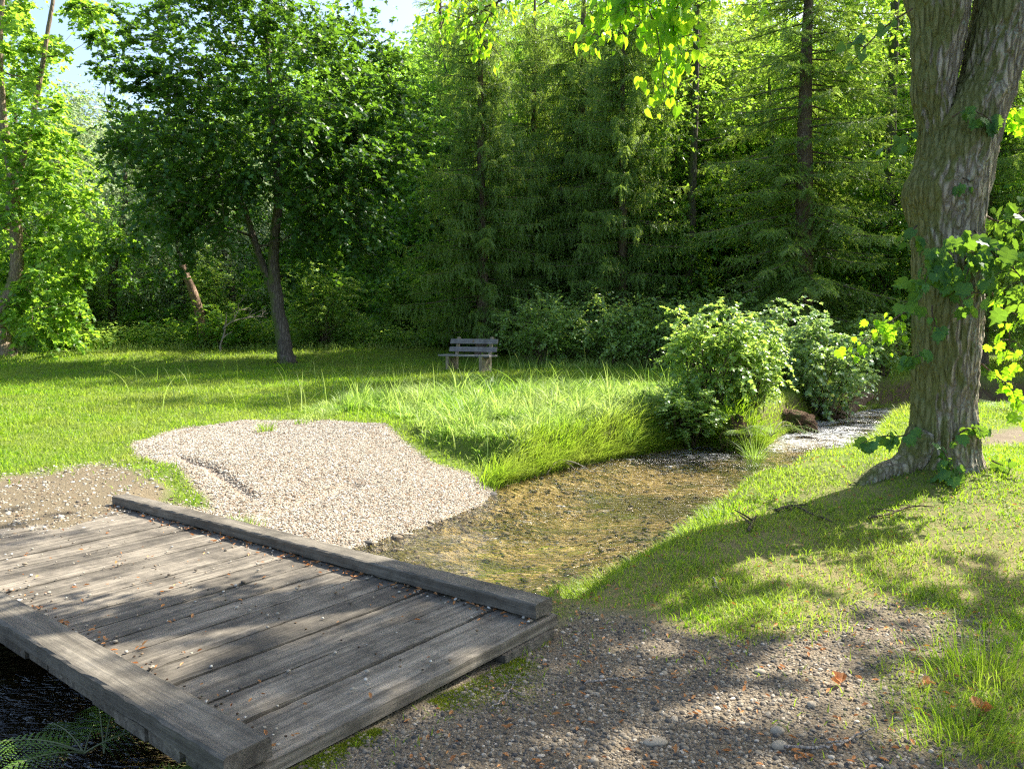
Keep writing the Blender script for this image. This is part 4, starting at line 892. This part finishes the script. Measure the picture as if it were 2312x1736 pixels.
# seed stalks standing above the grass
g = R_(82); n = 900; X, Y = polar(g, n, 9, 24, -28, 16, 1.2); k = (sdist(X, Y, BANK) < .9) & (sdist(X, Y, STREAM) > .1) | (g.random(n) < .10); k &= (masks(X, Y)[0] > .1) & (sdist(X, Y, STREAM) > .1); X, Y = X[k], Y[k]
H = g.uniform(.5, .95, len(X)); mb = MB(); V, F = blades(g, X, Y, H, np.full(len(X), .017), g.uniform(.05, .7, len(X)), 6); mb.add(V, *F)
tag(mb.build('seed_stalks', M['longgrass']), 'thin pale seed stalks rising above the long grass', kind='stuff')
# rushes: stiff tufts one can point to
def tuft(label, loc, n, h, spread, seed, mat='longgrass', wd=.007, group='rush tufts'):
    g = R_(seed); X = g.normal(size=n) * spread; Y = g.normal(size=n) * spread; hd = np.arctan2(Y, X) + g.normal(size=n) * .3
    V, F = blades(g, X, Y, g.uniform(.5, 1.1, n) * h, np.full(n, wd), g.uniform(.15, .9, n), 4, Z=np.zeros(n), hd=hd)
    tag(mk('grass_tuft', V, F, M[mat], loc=loc), label, 'grass tuft', group)
tuft('dark spiky rush tuft at the water edge below the long grass', gp(1425, 1018), 150, .55, .06, 1)
tuft('tall thin grass tuft at the water edge beside the fern bush', gp(1705, 1060), 120, .75, .05, 2)
tuft('silvery grass tuft at the top corner of the gravel beach', gp(815, 925), 220, .5, .12, 3)
tuft('small green grass tuft growing at the top edge of the gravel beach', gp(600, 975), 90, .22, .06, 4, 'grass')
tuft('low grass tuft between gravel and the far kerb beam', gp(535, 1195), 200, .16, .10, 5, 'grass', .005)
tuft('pale grass tuft at the left side of the meadow', gp(65, 955), 90, .30, .10, 6, 'grass')
tuft('grass tuft at the bottom right of the gravel path', gp(2180, 1660), 420, .15, .13, 7, 'grass', .004)
tuft('bright grass tuft right of the gravel path, catching the sun', gp(2240, 1520), 500, .20, .16, 8, 'grass', .004)
tuft('grass tuft against the right end of the far kerb beam', gp(1300, 1345), 260, .14, .10, 9, 'grass', .004)
# nettles and herbs along the forest edge
g = R_(83); n = 8000; px = g.uniform(-80, 1190, n); Yv = g.uniform(28.5, 36.5, n) + 2.2 * (px > 640) * 0; X = (px - 1156) / FPX * Yv
k = (fbm(X, Yv, .4) > .30) & (Yv > 30.0 + 2.0 * fbm(X, 0 * X, .8)); X, Yv = X[k], Yv[k]; n = len(X); Z = height(X, Yv); Hh = g.uniform(.35, .95, n) * (.6 + .8 * fbm(X, Yv, .5)) * ss((Yv - 28.5) / 3)
nl = 11; t = np.linspace(.25, 1, nl)[None, :, None]
B_ = np.stack([X, Yv, Z], -1)[:, None] + np.array([0, 0, 1.]) * Hh[:, None, None] * t + g.normal(size=(n, nl, 3)) * .07
az = g.uniform(0, 6.28, (n, nl)); ax = np.stack([np.cos(az), np.sin(az), 0 * az - .2], -1); nn = g.normal(size=(n, nl, 3)) * .4 + [0, 0, 1]
V, F = scatter(T_RHOMB, B_.reshape(-1, 3), frames(ax.reshape(-1, 3), nn.reshape(-1, 3)), g.uniform(.09, .18, n * nl))
tag(mk('nettles', V, F, M['nettle']), 'waist high nettles and herbs along the forest edge', kind='stuff')
# rough grass under the hedge right of the bench and long far edge grass
g = R_(84); n = 9000; px = g.uniform(0, 1560, n); Yv = g.uniform(23.6, 27.8, n) + 1.2 * (px < 1000) * 1.0; Yv = Yv + 4.5 * (px < 960); k = (px > 1150) | ((Yv > 30) & (px < 1000)); px, Yv = px[k], Yv[k]; X = (px - 1156) / FPX * Yv
V, F = blades(g, X, Yv, g.uniform(.15, .5, len(X)), np.full(len(X), .022), g.uniform(.2, .9, len(X)), 3)
tag(mk('rough_grass', V, F, M['longgrass']), 'rough uncut grass at the foot of the hedge and nettles', kind='stuff')

# ------------------------------------------------------------------ ferns
def fern(label, loc, nf, L, seed, az=None, rise=.9, mat='fern', group='ferns', detail=12, np_=19):
    g = R_(seed); pos = []; ax = []; nn = []; sc = []; mb = MB()
    for f in range(nf):
        a = (f / nf * 6.283 + g.normal() * .25) if az is None else az[f % len(az)] + g.normal() * .12
        h = np.array([math.cos(a), math.sin(a), 0]); l = L * g.uniform(.75, 1.1); t = np.linspace(0, 1, np_)
        Pth = h * (l * t ** 1.05)[:, None] * .85 + np.array([0, 0, 1.]) * (rise * l * (t - .85 * t ** 2))[:, None]
        V, F = tube(Pth, np.linspace(.0045, .0015, np_), 4, caps=False); mb.add(V, *F)
        T_ = nrm(np.gradient(Pth, axis=0)); side = nrm(np.cross(T_, [0, 0, 1.])); up = np.cross(side, T_)
        for i in range(3, np_):
            u = t[i]; ln = l * .30 * math.sin(math.pi * min(1, (u * .92 + .10)) ** .75) ** .8 + .008
            for s in (-1, 1):
                d = nrm(side[i] * s + T_[i] * .45 - up[i] * .12); m = detail
                w_ = np.linspace(.06, 1, m)[:, None]; c = Pth[i] + d * ln * w_; c[:, 2] -= .18 * ln * w_[:, 0] ** 2
                q = np.cross(d, up[i])
                for e in (-1, 1):
                    pos.append(c); ax.append(np.tile(q * e + d * .55, (m, 1))); nn.append(np.tile(up[i], (m, 1)) + g.normal(size=(m, 3)) * .12); sc.append(l * (.34 / np_) * (1.05 - w_[:, 0] * .6) * min(1, ln / (l * .15) + .3))
    V, F = scatter(T_RHOMB, np.concatenate(pos), frames(np.concatenate(ax), np.concatenate(nn)), np.concatenate(sc))
    root = thing('fern', label, 'fern', loc, 0, group); mb.build('stalks', M['stem'], root, True); mk('fronds', V, F, M[mat], root); return root
fa = fern('large fern on the dark bank below the near kerb beam at bottom left', pt(190, 1700, 3.15), 6, .46, 1, rise=.42, az=[3.1, 2.5, 3.7, .3, 1.7], np_=17)
fern('upright fern frond rising against the bridge side', pt(235, 1700, 3.2), 2, .36, 2, az=[1.7, 2.0], rise=1.5, np_=17)
fc = fern('fern beneath the round leaved bush at the stream bend', pt(1742, 985, 13.3), 13, .95, 3, rise=.75, detail=5)
dup(fc, pt(1668, 985, 13.1), 1, .75, 'fern hanging over the dark stump below the round leaved bush', 'ferns')
dup(fc, gp(1975, 925) + [0, 0, 0], 2, .8, 'fern on the bank just left of the linden trunk', 'ferns')
dup(fc, gp(2265, 930) + [0, 0, 0], 3, .9, 'fern right of the linden trunk by the far water', 'ferns')

# ------------------------------------------------------------------ stumps, roots, logs at the water
def lump(name, label, cat, loc, r, seed, mat='root', roots=8, rootlen=.5, spread=1.0, tall=1.0, dirs=None):
    g = R_(seed); mb = MB(); n, m = 40, 36; th = np.linspace(.02, np.pi - .02, n)[:, None]; ph = (np.arange(m) * 2 * np.pi / m)[None]
    q = 1 + (fbm(np.cos(ph) * 2 + seed, th * 2 + np.sin(ph) * 2, 1.2) - .5) * 1.0 + (fbm(ph * 4 + np.pi, th * 1.2, 2.) - .5) * .25
    V = np.stack([r[0] * q * np.sin(th) * np.cos(ph), r[1] * q * np.sin(th) * np.sin(ph), r[2] * q * np.cos(th) * np.ones_like(ph)], -1)
    i = np.arange(n - 1)[:, None] * m; j = np.arange(m)[None]; j2 = (j + 1) % m; mb.add(V, np.stack([i + j, i + m + j, i + m + j2, i + j2], -1).reshape(-1, 4))
    for k in range(roots):
        a = g.uniform(-2.9, -.2); d = np.array([math.cos(a), math.sin(a) * spread, 0]); s = d * np.array(r) * .5 + [0, 0, r[2] * g.uniform(-.2, .5)]
        e = s + d * rootlen * g.uniform(.5, 1.1) + [0, 0, -r[2] * g.uniform(.6, 1.6)]
        P = smooth_path([s, (s + e) / 2 + g.normal(size=3) * .07 + [0, 0, .08], e], 14); V, F = tube(P, np.linspace(.035, .010, 14) * g.uniform(.6, 1.3), 7, k, .1); mb.add(V, *F)
    o = mb.build(name, M[mat], None, True, loc=loc); return tag(o, label, cat)
lump('tree_stump', 'dark rotten stump overhanging the water under the round leaved bush', 'stump', gp(1662, 1012) + [0, .1, .18], (.24, .24, .30), 3, roots=9, rootlen=.35)
lump('exposed_roots', 'tangle of brown exposed roots under the pale glossy bush', 'roots', gp(1775, 975) + [.1, .3, .12], (.55, .32, .26), 5, roots=26, rootlen=.55)
lump('exposed_roots', 'dark undercut root bank beside the leaning log at the riffle', 'roots', gp(1860, 950) + [0, .35, .10], (.55, .3, .24), 6, roots=16, rootlen=.5)
a = pt(1872, 948, 18.2); b_ = pt(1958, 888, 18.6); mb = MB(); P = smooth_path([a, (a + b_) / 2 + [0, 0, -.06], b_], 26); V, F = tube(P, np.linspace(.13, .17, 26), 16, 2, .09); mb.add(V, *F)
tag(mb.build('fallen_log', M['snagbark'], None, True), 'short brown broken log leaning over the riffle', 'log')
a = gp(1265, 1062) + [0, 0, .03]; mb = MB()
for k in range(5):
    g = R_(k + 100); e = a + nrm(g.normal(size=3) * [1, .5, .2] + [.2, 0, -.2]) * g.uniform(.3, .55); P = smooth_path([a + [0, 0, .12], (a + e) / 2 + [0, 0, .1], e], 10); V, F = tube(P, np.linspace(.016, .006, 10), 6); mb.add(V, *F)
tag(mb.build('root_tangle', M['deadwood'], None, True), 'thin grey roots poking out of the long grass bank at the water', 'roots')

# ------------------------------------------------------------------ stones
def ico():
    p = (1 + 5 ** .5) / 2; V = nrm(np.array([[-1, p, 0], [1, p, 0], [-1, -p, 0], [1, -p, 0], [0, -1, p], [0, 1, p], [0, -1, -p], [0, 1, -p], [p, 0, -1], [p, 0, 1], [-p, 0, -1], [-p, 0, 1]]))
    F = np.array([[0, 11, 5], [0, 5, 1], [0, 1, 7], [0, 7, 10], [0, 10, 11], [1, 5, 9], [5, 11, 4], [11, 10, 2], [10, 7, 6], [7, 1, 8], [3, 9, 4], [3, 4, 2], [3, 2, 6], [3, 6, 8], [3, 8, 9], [4, 9, 5], [2, 4, 11], [6, 2, 10], [8, 6, 7], [9, 8, 1]])
    return V, [F]
def ico2():
    V, (F,) = ico(); V = list(V); cache = {}; out = []
    def mid(a, b):
        k = (min(a, b), max(a, b))
        if k not in cache: cache[k] = len(V); V.append(nrm((V[a] + V[b]) / 2))
        return cache[k]
    for a, b, c in F:
        x, y, z = mid(a, b), mid(b, c), mid(c, a); out += [[a, x, z], [b, y, x], [c, z, y], [x, y, z]]
    return np.array(V), [np.array(out)]
I1, I2 = ico(), ico2()
I1 = (I1[0] * (1 + R_(1).normal(size=(12, 1)) * .12), I1[1])
I2 = (I2[0] * (1 + R_(2).normal(size=(42, 1)) * .05), I2[1])
def randrot(g, n):
    a = g.normal(size=(n, 3)); b = g.normal(size=(n, 3)); return frames(a, b)
def flatrot(g, n):
    a = g.uniform(0, 6.283, n); y = np.stack([np.cos(a), np.sin(a), g.normal(size=n) * .2], -1); return frames(y, np.stack([g.normal(size=n) * .25, g.normal(size=n) * .25, np.ones(n)], -1))
def stones(g, X, Y, S, T, Z=None, flat=(.5, .8)):
    Z = height(X, Y) if Z is None else Z; sc = np.stack([S * g.uniform(.8, 1.2, len(X)), S * g.uniform(.8, 1.5, len(X)), S * g.uniform(*flat, len(X))], -1)
    return scatter(T, np.stack([X, Y, Z + S * .12], -1), flatrot(g, len(X)), sc)
g = R_(95); n = 150000; P = np.asarray(BEACH); X = g.uniform(P[:, 0].min() - .3, P[:, 0].max() + .3, n); Y = g.uniform(P[:, 1].min() - .3, P[:, 1].max() + .3, n)
k = masks(X, Y)[0] < .06 * g.normal(size=n); X, Y = X[k], Y[k]; mb = MB(); V, F = stones(g, X, Y, g.gamma(5, .0011, len(X)) + .003, I1); mb.add(V, *F)
X, Y = polar(g, 60000, 7, 11, -42, -14, 1.0); k = (sdist(X, Y, PATH2) < .3) & (g.random(len(X)) < .07); X, Y = X[k], Y[k]; V, F = stones(g, X, Y, g.gamma(6, .0014, len(X)) + .003, I1); mb.add(V, *F)
tag(mb.build('beach_pebbles', M['beachstone']), 'pale rounded pebbles covering the gravel beach', kind='stuff')
X, Y = polar(g, 130000, 2.3, 5.6, -25, 42, 1.6); pm = sdist(X, Y, PATH) + (fbm(X, Y, 2.) - .5) * .8; lx = Mi[0, 0] * X + Mi[0, 1] * Y + Mi[0, 3]; ly = Mi[1, 0] * X + Mi[1, 1] * Y + Mi[1, 3]
k = (g.random(len(X)) < .3 + .6 * fbm(X, Y, 3.)) & (pm < .25 * g.random(len(X)) ** 2) & ~((lx > -.02) & (ly > -.06)) & (sdist(X, Y, STREAM) > .25); X, Y = X[k], Y[k]
mb = MB(); S = g.gamma(1.5, .0018, len(X)) + .0017; big = S > .007
V, F = stones(g, X[~big], Y[~big], S[~big], I1); mb.add(V, *F); V, F = stones(g, X[big], Y[big], np.minimum(S[big], .013), I2); mb.add(V, *F)
tag(mb.build('path_gravel', M['pathstone']), 'mixed grey gravel lying on the foreground path', kind='stuff')
g = R_(99); X, Y = polar(g, 26000, 4, 20, -20, 32, 1.5); s_ = sdist(X, Y, STREAM); k = (s_ < .05) & (g.random(len(X)) < .10 + .5 * np.exp(s_ / .25) + .25 * (fbm(X, Y, 1.2) > .55)); X, Y = X[k], Y[k]
V, F = stones(g, X, Y, g.gamma(2.5, .006, len(X)) + .006, I2, flat=(.4, .6)); tag(mk('stream_stones', V, F, M['pathstone'], None, True), 'brown stones lying on the stream bed under the water', kind='stuff')
# pebbles and dry leaves on the deck
def ondeck(g, n, ey=None):
    lx = g.uniform(.1, 4.9, n); ly = g.uniform(.15, W - .1, n)
    if ey is not None: k = g.random(n) < ey; ly = np.where(k, .12 + g.exponential(.05, n), ly)
    k2 = g.random(n) < .22; ly = np.where(k2, W - .06 - g.exponential(.05, n), ly)
    e = np.array(edges); k3 = g.random(n) < .35; lx = np.where(k3, e[g.integers(0, len(e), n)] + g.normal(size=n) * .006 + .0, lx); lx = np.clip(lx, .05, 4.95)
    return np.array([br2w(a, b, .004) for a, b in zip(lx, ly)])
g = R_(96); Pd = ondeck(g, 330, .4); S = g.gamma(5, .0009, len(Pd)) + .002; sc = np.stack([S, S * 1.3, S * .7], -1)
V, F = scatter(I2, Pd + [0, 0, .003], flatrot(g, len(Pd)), sc); tag(mk('deck_pebbles', V, F, M['beachstone'], None, True), 'small pale pebbles strewn over the bridge planks', kind='stuff')
T_CURL = (A_([0, 0, .0], [.3, .25, .12], [.34, .6, .16], [0, 1, .05], [-.34, .6, .2], [-.3, .25, .1], [0, .5, -.02]), [np.array([[0, 1, 6], [1, 2, 6], [2, 3, 6], [3, 4, 6], [4, 5, 6], [5, 0, 6]])])
Pd = ondeck(R_(97), 380, .75)
Xl, Yl = polar(g, 4200, 2.6, 10, -8, 40, 1.5); sl = sdist(Xl, Yl, STREAM); lx = Mi[0, 0] * Xl + Mi[0, 1] * Yl + Mi[0, 3]; ly = Mi[1, 0] * Xl + Mi[1, 1] * Yl + Mi[1, 3]; k = (sl > .15) & (g.random(len(Xl)) < .42) & ~((lx > -.05) & (ly > -.1)); Xl, Yl = Xl[k], Yl[k]
Pg = np.stack([Xl, Yl, height(Xl, Yl) + .012], -1); Pa = np.vstack([Pd + [0, 0, .004], Pg]); n = len(Pa); a = g.uniform(0, 6.28, n)
V, F = scatter(T_CURL, Pa, frames(np.stack([np.cos(a), np.sin(a), g.normal(size=n) * .25], -1), np.stack([g.normal(size=n) * .4, g.normal(size=n) * .4, np.ones(n)], -1)), g.uniform(.016, .042, n)[:, None] * np.array([.55, 1, 1])[None])
tag(mk('leaf_litter', V, F, M['dryleaf']), 'dry brown leaves scattered over grass, path and planks', kind='stuff')
def oneleaf(name, label, px, py, s, seed, col_='dryleaf'):
    g = R_(seed); mb = MB(); P = gp(px, py)
    for k in range(3):
        a = g.uniform(0, 6.28); V, F = scatter(T_CURL, np.array([[0, 0, .01 + k * .006]]), frames(np.array([[math.cos(a), math.sin(a), .5]]), np.array([[g.normal() * .4, -.6, 1.]])), np.array([[s, s, s * 1.6]])); mb.add(V, *F)
    tag(mb.build(name, M[col_], None, loc=P), label, 'dry leaf')
oneleaf('dry_leaf', 'large curled orange leaf in the middle of the gravel path', 1898, 1550, .06, 1)
oneleaf('dry_leaf', 'crumpled brown leaf at the right rim of the gravel path', 2215, 1610, .07, 2)
oneleaf('dry_leaf', 'pale brown crumpled leaf beside the path, right of the orange leaf', 2085, 1555, .045, 3)
def twig(label, pts, r, seed, mat='deadwood'):
    r = r * 1.5; g = R_(seed); P = [gp(x, y) + [0, 0, r + .010] for x, y in pts]; mb = MB(); Q = smooth_path(P, 24) + g.normal(size=(24, 3)) * [.004, .004, .002]; V, F = tube(Q, np.linspace(r, r * .4, 24), 6); mb.add(V, *F)
    for k in range(2):
        i = g.integers(6, 18); d = nrm(g.normal(size=3) * [1, 1, .15]) * r * g.uniform(8, 18); V, F = tube(smooth_path([Q[i], Q[i] + d * .5 + [0, 0, .004], Q[i] + d], 6), np.linspace(r * .6, r * .3, 6), 5); mb.add(V, *F)
    tag(mb.build('twig', M[mat], None, True), label, 'twig')
twig('forked pale twig lying at the bottom right of the gravel path', [(1770, 1698), (1870, 1697), (1930, 1670), (1965, 1655)], .0045, 1)
twig('pale twig lying across the middle of the gravel path', [(1320, 1553), (1400, 1540), (1480, 1545), (1560, 1552)], .004, 2)
twig('brown twig on the gravel beside the deck moss', [(1110, 1605), (1150, 1570), (1165, 1540)], .003, 3)
twig('curved dark twig on the shaded grass left of the linden roots', [(1750, 1160), (1790, 1150), (1830, 1165), (1880, 1185)], .010, 4, 'twig')
twig('long thin branch on the grass below the linden roots', [(1960, 1175), (2010, 1165), (2060, 1150), (2110, 1150)], .008, 5, 'twig')
twig('small stick on the grass above the gravel path', [(1610, 1310), (1625, 1340), (1650, 1355)], .005, 6)
twig('short stick lying on the grass near the water edge', [(1690, 1205), (1700, 1185), (1708, 1172)], .010, 7, 'twig')
def stone(label, px, py, r, seed):
    g = R_(seed); T = ico2(); V = T[0] * np.array(r) * (1 + g.normal(size=(42, 1)) * .07); P = gp(px, py)
    o = mk('stone', V, T[1], M['pathstone'], None, True, loc=P + [0, 0, r[2] * .3]); o.modifiers.new('s', 'SUBSURF').levels = 1; o.modifiers['s'].render_levels = 1; tag(o, label, 'stone', 'larger stones in the path')
stone('rounded brown stone beside the forked twig', 1760, 1690, (.035, .028, .022), 1); stone('grey stone lying just behind the rounded brown stone', 1755, 1655, (.030, .026, .02), 2)
stone('flat pale grey stone at the bottom centre of the path', 1480, 1680, (.05, .032, .014), 3); stone('small round stone beneath the orange leaf', 1832, 1595, (.022, .02, .017), 4)
stone('greenish stone at the top of the gravel path', 1715, 1520, (.03, .022, .015), 5); stone('small white stone near the left end of the pale twig', 1340, 1720, (.020, .017, .013), 6)
# moss along the deck edge
g = R_(98); n = 42000; ly = g.uniform(.32, 1.75, n); lx = -.015 - np.abs(g.normal(size=n)) * (.05 + .11 * np.exp(-((ly - .62) / .22) ** 2)); k = fbm(ly * 5, lx * 5 + 5, 1.) + .22 * np.exp(-((ly - .62) / .25) ** 2) > .44; lx, ly = lx[k], ly[k]
P = np.array([br2w(a, b, 0) for a, b in zip(lx, ly)]); V, F = blades(g, P[:, 0], P[:, 1], g.uniform(.008, .026, len(P)), np.full(len(P), .005), g.uniform(.2, 1, len(P)), 2)
tag(mk('moss', V, F, M['moss']), 'yellow green moss along the end of the deck', kind='stuff')
